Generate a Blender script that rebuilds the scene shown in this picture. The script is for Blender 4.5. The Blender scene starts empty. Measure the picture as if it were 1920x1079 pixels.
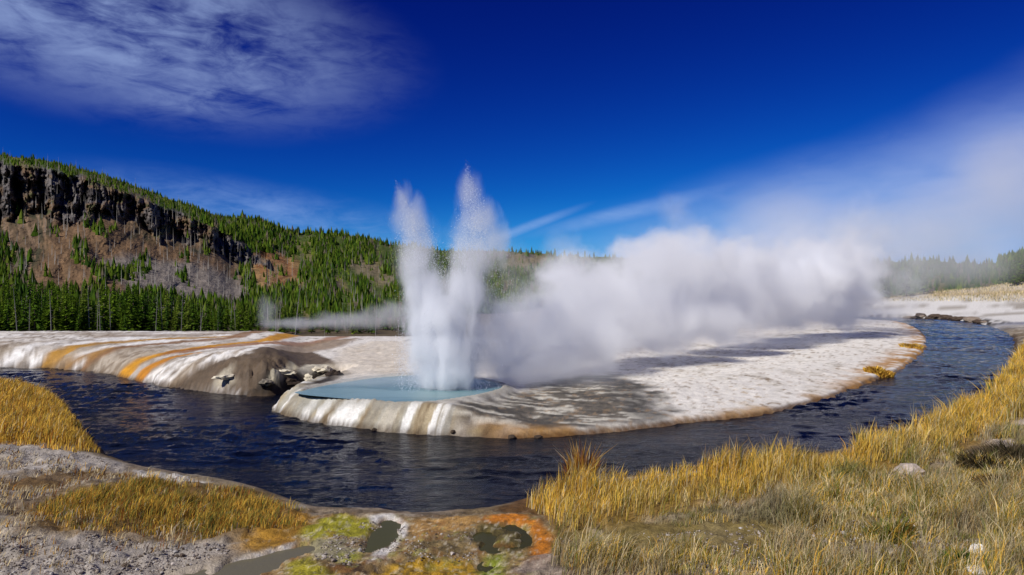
import bpy, math, random
import numpy as np

rad = math.radians
scene = bpy.context.scene
COL = scene.collection
random.seed(7)
RNG = np.random.default_rng(11)

# ------------------------------------------------------------------ camera, world, sun, exposure
H = 4.2            # eye height above the river surface
F = 1250.0         # focal length in photograph pixels (1920 wide)
HZ = 560.0         # photograph row of the horizon
cam_d = bpy.data.cameras.new("camera")
cam = bpy.data.objects.new("camera", cam_d)
COL.objects.link(cam)
cam.location = (0, 0, H)
cam.rotation_euler = (rad(90), 0, 0)
cam_d.sensor_width = 36
cam_d.lens = 36 * F / 1920
cam_d.shift_y = (HZ - 539.5) / 1920
cam_d.clip_end = 6000
cam_d.clip_start = 0.2
scene.camera = cam

SUN_AZ, SUN_EL = -136.0, 42.0       # clockwise from +Y, degrees
SKY_STRENGTH = 0.10

world = bpy.data.worlds.new("World")
scene.world = world
world.use_nodes = True


class NT:
    """small node-tree helper"""
    def __init__(s, tree):
        s.t = tree
        s.n = tree.nodes
        s.l = tree.links

    def node(s, kind, **kw):
        n = s.n.new(kind)
        for k, v in kw.items():
            setattr(n, k, v)
        return n

    def put(s, sock, v):
        if isinstance(v, bpy.types.NodeSocket):
            s.l.new(v, sock)
        elif v is not None:
            sock.default_value = v

    def math(s, op, a, b=None, c=None, clamp=False):
        n = s.node("ShaderNodeMath", operation=op, use_clamp=clamp)
        s.put(n.inputs[0], a)
        s.put(n.inputs[1], b)
        s.put(n.inputs[2], c)
        return n.outputs[0]

    def vmath(s, op, a, b=None, out=0):
        n = s.node("ShaderNodeVectorMath", operation=op)
        s.put(n.inputs[0], a)
        s.put(n.inputs[1], b)
        return n.outputs[out]

    def mix(s, f, a, b, mode="MIX"):
        n = s.node("ShaderNodeMix", data_type="RGBA", blend_type=mode)
        s.put(n.inputs["Factor"], f)
        s.put(n.inputs[6], a)
        s.put(n.inputs[7], b)
        return n.outputs[2]

    def noise(s, vec, scale, detail=4, rough=0.55, dist=0.0):
        n = s.node("ShaderNodeTexNoise")
        s.put(n.inputs["Vector"], vec)
        n.inputs["Scale"].default_value = scale
        n.inputs["Detail"].default_value = detail
        n.inputs["Roughness"].default_value = rough
        n.inputs["Distortion"].default_value = dist
        return n.outputs["Fac"]

    def mapr(s, v, a, b, c=0.0, d=1.0, smooth=True):
        n = s.node("ShaderNodeMapRange", interpolation_type="SMOOTHSTEP" if smooth else "LINEAR")
        s.put(n.inputs[0], v)
        for i, x in enumerate((a, b, c, d)):
            s.put(n.inputs[1 + i], x)
        return n.outputs[0]

    def mapping(s, vec, scale=(1, 1, 1), rot=(0, 0, 0), loc=(0, 0, 0)):
        n = s.node("ShaderNodeMapping")
        s.put(n.inputs["Vector"], vec)
        n.inputs["Scale"].default_value = scale
        n.inputs["Rotation"].default_value = rot
        n.inputs["Location"].default_value = loc
        return n.outputs[0]


def sky_dir(px, py):
    u, v = (px - 960) / F, (HZ - py) / F
    return math.degrees(math.atan(u)), math.degrees(math.atan2(v, math.hypot(1, u)))


def build_world():
    nt = NT(world.node_tree)
    nt.n.clear()
    sky = nt.node("ShaderNodeTexSky", sky_type="NISHITA")
    sky.sun_disc = False
    sky.sun_elevation = rad(SUN_EL)
    sky.sun_rotation = rad(SUN_AZ)
    sky.altitude = 2200
    sky.air_density = 1.0
    sky.dust_density = 0.3
    sky.ozone_density = 3.0
    # the polarised, high-altitude blue: deepen the sky evenly over the whole dome
    # (a separate gamma per channel, softly limited towards the bright horizon)
    sc_ = nt.node("ShaderNodeSeparateColor")
    nt.l.new(sky.outputs[0], sc_.inputs[0])
    cc_ = nt.node("ShaderNodeCombineColor")
    for i, (k, p, lim) in enumerate(((0.0006, 2.4, 2.0), (0.0025, 2.9, 1.3), (0.0245, 1.755, 0.40))):
        v = nt.math("MULTIPLY", nt.math("POWER", sc_.outputs[i], p), k)
        v = nt.math("DIVIDE", v, nt.math("MULTIPLY_ADD", v, lim, 1.0))
        nt.l.new(v, cc_.inputs[i])
    base = cc_.outputs[0]
    tc = nt.node("ShaderNodeTexCoord")
    sp = nt.node("ShaderNodeSeparateXYZ")
    nt.l.new(tc.outputs["Generated"], sp.inputs[0])
    x, y, z = sp.outputs
    az = nt.math("MULTIPLY", nt.math("ARCTAN2", x, y), 57.29578)
    el = nt.math("MULTIPLY", nt.math("ARCSINE", z), 57.29578)
    comb = nt.node("ShaderNodeCombineXYZ")
    nt.l.new(az, comb.inputs[0])
    nt.l.new(el, comb.inputs[1])
    ae = comb.outputs[0]

    def patch(px, py, rx, ry, rot, soft=1.0):
        a, e = sky_dir(px, py)
        m = nt.mapping(nt.vmath("SUBTRACT", ae, (a, e, 0)), rot=(0, 0, rad(rot)))
        d = nt.vmath("LENGTH", nt.vmath("MULTIPLY", m, (1 / (rx / 22.0), 1 / (ry / 22.0), 0)), out=1)
        return nt.mapr(d, 1.0 + soft * 0.5, 1.0 - soft)

    warp = nt.noise(nt.mapping(ae, scale=(0.05, 0.09, 1)), 1.0, 3, 0.5)
    fib = nt.noise(nt.mapping(ae, scale=(0.055, 0.26, 1), rot=(0, 0, rad(-16))), 1.0, 9, 0.62, 0.7)
    fib2 = nt.noise(nt.mapping(ae, scale=(0.3, 0.9, 1), rot=(0, 0, rad(-22)), loc=(3, 7, 0)), 1.0, 8, 0.62, 0.9)
    cloudy = nt.noise(nt.mapping(ae, scale=(0.10, 0.22, 1), rot=(0, 0, rad(-10)), loc=(1, 4, 0)), 1.0, 8, 0.6, 0.3)
    wisp = nt.math("ADD", nt.math("ADD", nt.math("MULTIPLY", fib, 0.35), nt.math("MULTIPLY", cloudy, 0.4)), nt.math("MULTIPLY", fib2, 0.25))
    # thin cirrus veil over the left, a broad veil low on the right, threads between
    A = nt.math("MAXIMUM", patch(240, 40, 380, 125, 4, 0.9), nt.math("MULTIPLY", patch(400, 165, 170, 55, -10, 0.9), 0.8))
    a1 = nt.math("MULTIPLY", A, nt.mapr(wisp, 0.36, 0.62))
    # veil: below a line rising to the right
    line = nt.math("MULTIPLY", az, 0.27)
    edge = nt.math("SUBTRACT", nt.math("ADD", line, 4.9), el)
    edge = nt.math("ADD", edge, nt.math("MULTIPLY", nt.math("SUBTRACT", warp, 0.5), 5.0))
    B = nt.math("MULTIPLY", nt.mapr(edge, -1.5, 6.0), nt.mapr(az, -4.0, 16.0))
    B = nt.math("MULTIPLY", B, nt.mapr(az, 120.0, 70.0))
    b1 = nt.math("MULTIPLY", B, nt.mapr(wisp, 0.2, 0.62, 0.35, 1.0))
    C = patch(520, 410, 290, 50, 8, 0.9)
    c1 = nt.math("MULTIPLY", C, nt.mapr(wisp, 0.35, 0.65))
    D = patch(985, 428, 105, 9, -20, 0.9)
    D2 = patch(1170, 400, 160, 14, -12, 0.9)
    d1 = nt.math("MULTIPLY", nt.math("MAXIMUM", D, D2), nt.mapr(wisp, 0.3, 0.6, 0.3, 1.0))
    low = nt.math("MULTIPLY", nt.mapr(el, 9.0, 1.0), 0.16)
    base = nt.mix(low, base, (0.20, 0.36, 0.80, 1))
    col = nt.mix(nt.math("MULTIPLY", a1, 0.92), base, (0.29, 0.39, 0.68, 1))
    col = nt.mix(nt.math("MULTIPLY", b1, 0.78), col, (0.36, 0.46, 0.78, 1))
    col = nt.mix(nt.math("MULTIPLY", c1, 0.62), col, (0.27, 0.42, 0.80, 1))
    col = nt.mix(nt.math("MULTIPLY", d1, 0.45), col, (0.35, 0.5, 0.85, 1))
    sc = nt.mix(1.0, col, (1 / SKY_STRENGTH,) * 3 + (1,), "MULTIPLY")
    bg = nt.node("ShaderNodeBackground")
    nt.l.new(sc, bg.inputs[0])
    bg.inputs[1].default_value = SKY_STRENGTH
    out = nt.node("ShaderNodeOutputWorld")
    nt.l.new(bg.outputs[0], out.inputs[0])


build_world()

sun_d = bpy.data.lights.new("sun", "SUN")
sun_d.energy = 4.5
sun_d.angle = rad(0.5)
sun_d.color = (1.0, 0.96, 0.90)
sun = bpy.data.objects.new("sun", sun_d)
COL.objects.link(sun)
sun.rotation_euler = (rad(90 - SUN_EL), 0, rad(180 - SUN_AZ) + math.pi)
from mathutils import Vector
_ts = Vector((math.sin(rad(SUN_AZ)) * math.cos(rad(SUN_EL)), math.cos(rad(SUN_AZ)) * math.cos(rad(SUN_EL)), math.sin(rad(SUN_EL))))
sun.rotation_euler = _ts.to_track_quat("Z", "Y").to_euler()
sun.location = (-20, -20, 60)

vs = scene.view_settings
scene.display_settings.display_device = "sRGB"
vs.view_transform = "Standard"
vs.look = "None"
vs.exposure = 0.0
vs.gamma = 1.0
vs.use_curve_mapping = False
scene.render.engine = "CYCLES"
cy = scene.cycles
cy.use_denoising = True
cy.max_bounces = 24
cy.diffuse_bounces = 2
cy.glossy_bounces = 2
cy.transmission_bounces = 2
cy.transparent_max_bounces = 24
cy.volume_bounces = 20
cy.volume_step_rate = 1.0
cy.volume_max_steps = 256
cy.sample_clamp_indirect = 6.0


# ------------------------------------------------------------------ numeric helpers
def lin(*c):
    c = np.asarray(c, float) / 255.0
    return np.where(c <= 0.04045, c / 12.92, ((c + 0.055) / 1.055) ** 2.4)


def sm(a, b, x):
    t = np.clip((np.asarray(x, float) - a) / (b - a), 0, 1)
    return t * t * (3 - 2 * t)


def _h(ix, iy, seed):
    n = (ix.astype(np.int64) * 374761393 + iy.astype(np.int64) * 668265263 + seed * 974711) & 0x7FFFFFFF
    n = ((n ^ (n >> 13)) * 1274126177) & 0x7FFFFFFF
    n = ((n ^ (n >> 15)) * 1103515245 + 12345) & 0x7FFFFFFF
    return ((n ^ (n >> 16)) & 0xFFFFFF) / float(0xFFFFFF)


def vnoise(x, y, seed=0):
    x = np.asarray(x, float)
    y = np.asarray(y, float) + 0 * x
    ix, iy = np.floor(x), np.floor(y)
    fx, fy = x - ix, y - iy
    fx, fy = fx * fx * fx * (fx * (fx * 6 - 15) + 10), fy * fy * fy * (fy * (fy * 6 - 15) + 10)
    a, b = _h(ix, iy, seed), _h(ix + 1, iy, seed)
    c, d = _h(ix, iy + 1, seed), _h(ix + 1, iy + 1, seed)
    return (a + (b - a) * fx) * (1 - fy) + (c + (d - c) * fx) * fy


def fbm(x, y, scale=1.0, octaves=4, seed=0, gain=0.5):
    """0..1, mean about 0.5"""
    t, amp, tot = 0, 1.0, 0
    cx, sx = math.cos(0.6), math.sin(0.6)
    x, y = np.asarray(x, float) * scale, np.asarray(y, float) * scale
    for o in range(octaves):
        t = t + amp * vnoise(x, y, seed + o * 17)
        tot += amp
        amp *= gain
        x, y = (x * cx - y * sx) * 2.03, (x * sx + y * cx) * 2.03
    return t / tot


def W(px, py, z=0.0):
    Y = (H - z) * F / (py - HZ)
    return ((px - 960) / F * Y, Y)


def WL(pts, z=0.0):
    return np.array([W(px, py, z) for px, py in pts])


def seg_dist(x, y, poly, closed=False):
    """distance to a polyline and the arc length at the nearest point"""
    P = np.asarray(poly, float)
    n = len(P)
    best = np.full(np.shape(x), 1e18)
    arc = np.zeros(np.shape(x))
    s0 = 0.0
    for i in range(n if closed else n - 1):
        a, b = P[i], P[(i + 1) % n]
        d = b - a
        L2 = float(d @ d) + 1e-12
        t = np.clip(((x - a[0]) * d[0] + (y - a[1]) * d[1]) / L2, 0, 1)
        q = (x - a[0] - t * d[0]) ** 2 + (y - a[1] - t * d[1]) ** 2
        m = q < best
        best = np.where(m, q, best)
        arc = np.where(m, s0 + t * math.sqrt(L2), arc)
        s0 += math.sqrt(L2)
    return np.sqrt(best), arc


def inside(x, y, poly):
    P = np.asarray(poly, float)
    r = np.zeros(np.shape(x), bool)
    n = len(P)
    for i in range(n):
        x1, y1 = P[i]
        x2, y2 = P[(i + 1) % n]
        if y1 == y2:
            continue
        c = (y1 > y) != (y2 > y)
        r ^= c & (x < (x2 - x1) * (y - y1) / (y2 - y1) + x1)
    return r


def sdf(x, y, poly):
    """negative inside"""
    d, _ = seg_dist(x, y, poly, True)
    return np.where(inside(x, y, poly), -d, d)


def smooth_line(P, n=3):
    P = np.asarray(P, float)
    for _ in range(n):
        Q = [P[0]]
        for a, b in zip(P[:-1], P[1:]):
            Q += [a * .75 + b * .25, a * .25 + b * .75]
        Q.append(P[-1])
        P = np.array(Q)
    return P


# ------------------------------------------------------------------ plan of the place
FAR_PX = [(-2200, 684), (-900, 687), (0, 689), (100, 691), (200, 701), (260, 715), (330, 729), (440, 741), (500, 744),
          (545, 735), (600, 722), (636, 714), (640, 718), (580, 735), (530, 752), (503, 767), (520, 775), (560, 785), (640, 801), (700, 808), (800, 815),
          (880, 819), (1000, 822), (1100, 815), (1200, 806), (1250, 799), (1300, 792), (1420, 783), (1450, 775),
          (1500, 762), (1560, 745), (1630, 718), (1655, 706), (1682, 698), (1702, 684), (1735, 657), (1738, 634), (1718, 615), (1690, 605)]
NEAR_PX = [(1700, 596.5), (1790, 599.5), (1850, 609), (1893, 625), (1904, 640), (1898, 690), (1850, 748), (1760, 795), (1650, 830), (1550, 858),
           (1400, 884), (1200, 905), (1090, 915), (1010, 935), (930, 962), (850, 972), (775, 978), (735, 968), (690, 968), (600, 966), (565, 952),
           (480, 920), (350, 900), (240, 877), (190, 850), (140, 782), (100, 742), (60, 722), (0, 714), (-300, 708), (-900, 700), (-2200, 696)]
END = np.array([[45.0, 170.0]])
S_FAR = smooth_line(WL(FAR_PX), 2)
S_NEAR = smooth_line(WL(NEAR_PX), 2)
S_FAR = np.vstack([S_FAR, [[60, 138]], END])
S_NEAR = np.vstack([END, [[74, 162]], S_NEAR])
RIVER = np.vstack([S_FAR, S_NEAR[1:]])
FARLAND = np.vstack([S_FAR, [[45, 3000], [-3000, 3000], [-3000, S_FAR[0][1]]]])
POOL_Z = 0.76
POOL = smooth_line(WL([(560, 736), (590, 727), (640, 718), (700, 709), (780, 703), (860, 707), (930, 716), (945, 727), (905, 739), (850, 748),
                       (800, 755), (740, 755), (690, 750), (620, 744), (575, 740), (560, 736)], POOL_Z), 2)[:-1]
SPRING_Z = 0.42
SPRING = smooth_line(WL([(752, 983), (735, 975), (712, 978), (708, 992), (690, 1012), (676, 1035), (690, 1042), (722, 1030), (748, 1008), (752, 983)], SPRING_Z), 2)[:-1]
RILL_Z = 0.50
RILL = smooth_line(WL([(300, 1082), (420, 1058), (500, 1040), (545, 1028), (580, 1020), (600, 1030), (560, 1046), (530, 1062), (450, 1095), (340, 1130), (230, 1120), (300, 1082)], RILL_Z), 2)[:-1]
GREENPOOL_Z = 0.46
GREENPOOL = smooth_line(WL([(905, 985), (945, 978), (985, 992), (1003, 1015), (985, 1032), (945, 1038), (930, 1062), (905, 1080), (890, 1060), (900, 1030), (870, 1015), (905, 985)], GREENPOOL_Z), 2)[:-1]


def height(x, y, detail=True):
    x = np.asarray(x, float)
    y = np.asarray(y, float)
    wob = 0.10 * np.clip(y / 20, 0.5, 2.0)
    xw = x + (fbm(x, y, 0.9, 3, 91) - .5) * wob * 2
    yw = y + (fbm(x, y, 0.9, 3, 92) - .5) * wob * 2
    riv = inside(xw, yw, RIVER)
    far = inside(xw, yw, FARLAND) & ~riv
    dF, arc = seg_dist(xw, yw, S_FAR)
    dN, _ = seg_dist(xw, yw, S_NEAR)
    u = np.where(y > 1, x / np.maximum(y, 1), np.sign(x) * 9)
    n1 = fbm(x, y, 0.8, 4, 3) - .5
    n2 = fbm(x, y, 3.0, 4, 5) - .5
    # --- terrace across the water
    wl = 1 - sm(-.37, -.30, u)
    wr = sm(-.12, .05, u)
    zl = 1.30 * (1 - np.exp(-(dF / 1.05) ** 1.15)) + 0.32 * sm(2, 14, dF)
    zl += 0.45 * np.exp(-((x + 12.6) / 3.4) ** 2 - ((y - 33.5) / 2.6) ** 2)
    lump = np.exp(-((u + .36) / .10) ** 2) * np.exp(-((dF - 1.0) / 1.3) ** 2)
    zl += lump * (1.0 * (fbm(x, y, 1.5, 5, 21, .6) - .48) + .55 * (fbm(x, y, 4.2, 3, 22) - .5))
    zp = 0.82 * np.clip(dF / 0.85, 0, 1) ** 0.8 + 0.3 * sm(5, 18, dF)
    zr = 0.20 * (1 - np.exp(-dF / .15)) + 0.30 * sm(0, 5, dF) + 0.5 * sm(6, 50, dF)
    zf = zl * wl + zp * (1 - wl) * (1 - wr) + zr * wr
    face = sm(.05, .35, dF) * (1 - sm(1.0, 2.6, dF))
    rib = (fbm(arc, dF * .12, 1.1, 4, 15, .6) - .5) * .30 * wl + (fbm(arc, dF * .15, 2.6, 3, 16) - .5) * .16 * (1 - wl)
    zf = zf + rib * face * (1 - wr)
    zf = zf + (n1 * .10 + n2 * .07 + (fbm(x, y, 7.0, 3, 17) - .5) * .05) * sm(0, 2, dF) * (1 if detail else .3)
    back = sm(50, 84, y) * (1 - sm(-5, 25, x))
    zf = zf * (1 - back) + (-0.55) * back
    fr = sm(110, 150, y) * sm(0, 25, x)
    zf = zf * (1 - fr) + 1.0 * fr
    dP = sdf(x, y, POOL)
    rim = POOL_Z + 0.05
    zf = np.where((dP < 1.6) & (wl < .9), zf + (np.maximum(zf, rim * np.clip(dF / .85, 0, 1) ** .8) - zf) * (1 - sm(.1, .75, dP)), zf)
    zf = np.where(dP < 0.12, np.minimum(zf, rim + (-.05 - 0.10) * sm(.12, -.1, dP) - 0.5 * sm(0, -2.0, dP)), zf)
    # --- this side
    slope = sm(70, 105, y) * sm(52, 85, x)
    zn = 0.05 + 0.30 * (1 - np.exp(-dN / .35)) + 0.065 * np.minimum(dN, 22)
    zn += 1.6 * (1 - sm(1.5, 6.5, np.hypot(x, y))) * sm(-2, 6.0, 6.5 - y)
    zs = 0.05 + 0.4 * (1 - np.exp(-dN / .6)) + 0.02 * dN + 0.088 * np.maximum(dN - 6, 0) * sm(55, 110, x)
    ycap = np.interp(u, (np.array([1400, 1550, 1650, 1750, 1850, 1920, 2100]) - 960) / F, [578, 570, 561, 549, 540, 523, 500])
    zcap = H + (HZ - ycap) / F * np.minimum(y, 195) - .03 * np.maximum(y - 195, 0)
    zs = np.minimum(zs, np.maximum(zcap, .6))
    zn = zn * (1 - slope) + zs * slope
    q = fbm(x, y, 6.5, 4, 8) - .5
    zn = zn + (n1 * .22 + n2 * .16 + q * .12) * sm(0, 1.5, dN) * (1 - .7 * slope)
    # shallow dips of the springs by the water
    for P, z in ((SPRING, SPRING_Z), (RILL, RILL_Z), (GREENPOOL, GREENPOOL_Z)):
        d = sdf(x, y, P) + (n2 + q) * .10
        k = 1 - sm(0.0, .9, d)
        zn = zn * (1 - k) + (z + .05 + .02 * n2) * k
        zn = np.where(d < .05, np.minimum(zn, z + .03 - 0.09 * sm(.05, -.10, d) + (.5 * np.maximum(fbm(x, y, 2.4, 4, 18) - .44, 0) if P is GREENPOOL else .4 * np.maximum(fbm(x, y, 2.4, 4, 19) - (.50 if P is RILL else .6), 0))), zn)
    zb = -0.05 - 0.7 * sm(0, 1.5, np.minimum(dF, dN))
    return np.where(riv, zb, np.where(far, zf, zn)), riv, far, dF, dN


def hit(px, py, zlift=0.0):
    """where the sight line of a photograph pixel meets the land"""
    Y = np.exp(np.linspace(math.log(3), math.log(400), 900))
    X = (px - 960) / F * Y
    Z = H - (py - HZ) / F * Y
    g = np.maximum(height(X, Y)[0], 0.0) + zlift
    k = np.argmax(Z <= g)
    if not (Z <= g).any():
        k = len(Y) - 1
    return X[k], Y[k], g[k]


def HP(pts):
    return np.array([hit(*p)[:2] for p in pts])


# ------------------------------------------------------------------ mesh and tagging helpers
def mesh_tris(name, V, T, col=None, smooth=False, quads=False):
    V = np.ascontiguousarray(V, dtype=np.float32)
    T = np.ascontiguousarray(T, dtype=np.int32)
    k = T.shape[1]
    me = bpy.data.meshes.new(name)
    me.vertices.add(len(V))
    me.vertices.foreach_set("co", V.ravel())
    me.loops.add(T.size)
    me.loops.foreach_set("vertex_index", T.ravel())
    me.polygons.add(len(T))
    me.polygons.foreach_set("loop_start", np.arange(0, T.size, k, dtype=np.int32))
    me.polygons.foreach_set("use_smooth", np.full(len(T), smooth, dtype=bool))
    me.update(calc_edges=True)
    if col is not None:
        c = np.ones((len(V), 4), np.float32)
        c[:, :3] = col
        at = me.color_attributes.new("col", "FLOAT_COLOR", "POINT")
        at.data.foreach_set("color", c.ravel())
    return me


def link(name, me, mat=None, parent=None):
    o = bpy.data.objects.new(name, me)
    COL.objects.link(o)
    if mat is not None and me is not None and not me.materials:
        me.materials.append(mat)
    if parent is not None:
        o.parent = parent
    return o


def tag(o, label=None, cat=None, group=None, kind=None):
    for k, v in (("label", label), ("category", cat), ("group", group), ("kind", kind)):
        if v:
            o[k] = v
    return o


def empty(name, loc, rz=0.0):
    o = bpy.data.objects.new(name, None)
    o.empty_display_size = 0.3
    o.location = loc
    o.rotation_euler = (0, 0, rz)
    COL.objects.link(o)
    return o


def copy_tree(o, parent=None):
    c = o.copy()
    COL.objects.link(c)
    if parent is not None:
        c.parent = parent
    for ch in [k for k in ALL if k.parent is o]:
        copy_tree(ch, c)
    return c


ALL = []


# ------------------------------------------------------------------ materials
def mat_new(name):
    m = bpy.data.materials.new(name)
    m.use_nodes = True
    nt = NT(m.node_tree)
    nt.n.clear()
    out = nt.node("ShaderNodeOutputMaterial")
    return m, nt, out


def mat_land(name, s1=6.0, s2=40.0, amount=0.45, bump=0.4, dist=0.05, rough=0.85, spec=0.3):
    m, nt, out = mat_new(name)
    at = nt.node("ShaderNodeAttribute", attribute_name="col")
    tc = nt.node("ShaderNodeTexCoord")
    a = nt.noise(tc.outputs["Object"], s1, 6, 0.65)
    b = nt.noise(tc.outputs["Object"], s2, 4, 0.6)
    f = nt.math("ADD", nt.math("MULTIPLY", a, 0.6), nt.math("MULTIPLY", b, 0.4))
    f = nt.mapr(f, 0.3, 0.7, 1 - amount, 1 + amount * .8, smooth=False)
    c = nt.vmath("MULTIPLY", at.outputs["Color"], nt_vec(nt, f))
    p = nt.node("ShaderNodeBsdfPrincipled")
    nt.l.new(c, p.inputs["Base Color"])
    p.inputs["Roughness"].default_value = rough
    p.inputs["Specular IOR Level"].default_value = spec
    bp = nt.node("ShaderNodeBump")
    bp.inputs["Strength"].default_value = bump
    bp.inputs["Distance"].default_value = dist
    nt.l.new(nt.math("ADD", a, nt.math("MULTIPLY", b, .5)), bp.inputs["Height"])
    nt.l.new(bp.outputs[0], p.inputs["Normal"])
    nt.l.new(p.outputs[0], out.inputs[0])
    return m


def nt_vec(nt, f):
    c = nt.node("ShaderNodeCombineXYZ")
    for i in range(3):
        nt.l.new(f, c.inputs[i])
    return c.outputs[0]


def mat_leafy(name, trans=0.35, rough=0.6):
    m, nt, out = mat_new(name)
    at = nt.node("ShaderNodeAttribute", attribute_name="col")
    d = nt.node("ShaderNodeBsdfDiffuse")
    t = nt.node("ShaderNodeBsdfTranslucent")
    nt.l.new(at.outputs["Color"], d.inputs[0])
    nt.l.new(at.outputs["Color"], t.inputs[0])
    mx = nt.node("ShaderNodeMixShader")
    mx.inputs[0].default_value = trans
    nt.l.new(d.outputs[0], mx.inputs[1])
    nt.l.new(t.outputs[0], mx.inputs[2])
    nt.l.new(mx.outputs[0], out.inputs[0])
    return m


def mat_water(name, base, rough, s, amp, stretch=(1, 1, 1), spec=0.5, streak=None, ior=1.33):
    m, nt, out = mat_new(name)
    tc = nt.node("ShaderNodeTexCoord")
    v = nt.mapping(tc.outputs["Object"], scale=stretch)
    a = nt.noise(v, s, 5, 0.6, 0.6)
    b = nt.noise(v, s * 4.3, 4, 0.6, 0.4)
    big = nt.noise(nt.mapping(tc.outputs["Object"], scale=(.16, .38, 1)), 1.0, 4, .55, .5)
    hgt = nt.math("ADD", a, nt.math("MULTIPLY", b, 0.35))
    p = nt.node("ShaderNodeBsdfPrincipled")
    if streak is not None:
        nt.l.new(nt.mix(nt.mapr(big, 0.4, 0.65), base + (1,), streak + (1,)), p.inputs["Base Color"])
    else:
        p.inputs["Base Color"].default_value = base + (1,)
    p.inputs["Roughness"].default_value = rough
    p.inputs["IOR"].default_value = ior
    p.inputs["Specular IOR Level"].default_value = spec
    bp = nt.node("ShaderNodeBump")
    bp.inputs["Strength"].default_value = 1.0
    nt.put(bp.inputs["Distance"], nt.mapr(big, 0.3, 0.7, amp * .55, amp * 1.3))
    nt.l.new(hgt, bp.inputs["Height"])
    nt.l.new(bp.outputs[0], p.inputs["Normal"])
    nt.l.new(p.outputs[0], out.inputs[0])
    return m


M_GROUND = mat_land("soil_and_turf", 7, 34, 0.55, 0.9, 0.05)
M_SINTER = mat_land("sinter", 2.6, 17, 0.32, 0.9, 0.06, 0.8)
M_HILL = mat_land("hillside_rock", 0.22, 0.9, 0.55, 1.0, 1.2)
M_ROCK = mat_land("rock", 5, 22, 0.45, 0.8, 0.03)
M_GRASS = mat_leafy("dry_grass", 0.35)
M_NEEDLE = mat_leafy("pine_needles", 0.32)
M_BARK = mat_land("bark", 12, 50, 0.4, 0.3, 0.02)
M_RIVER = mat_water("river_water", (0.001, 0.002, 0.007), 0.06, 3.2, 0.05, (0.5, 1.3, 1), 0.3, (0.006, 0.007, 0.010), 1.2)
M_POOL = mat_water("hot_pool_water", (0.21, 0.33, 0.34), 0.2, 1.6, 0.02, (1, 1.5, 1), 0.15, (0.10, 0.21, 0.24))
M_SPRING = mat_water("spring_water", (0.07, 0.068, 0.03), 0.12, 3.0, 0.006, (1, 1, 1), 0.06)
M_RILL = mat_water("rill_water", (0.135, 0.12, 0.078), 0.2, 3.0, 0.008, (1, 1, 1), 0.08)
M_GREENPOOL = mat_water("mossy_water", (0.045, 0.042, 0.014), 0.12, 3.0, 0.006, (1, 1, 1), 0.06)

# ------------------------------------------------------------------ land
WHITE = lin(226, 220, 210)
def blend(c, col, w):
    w = np.clip(w, 0, 1)[:, None]
    return c * (1 - w) + np.asarray(col) * w


def soft_poly(x, y, poly, width, n, amp):
    """1 inside a patch, with a ragged soft edge"""
    return 1 - sm(-width, width, sdf(x, y, poly) + (n - .5) * amp)


NOTCH = float(seg_dist(np.array([W(585, 733)[0]]), np.array([W(585, 733)[1]]), S_FAR)[1][0])


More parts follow.
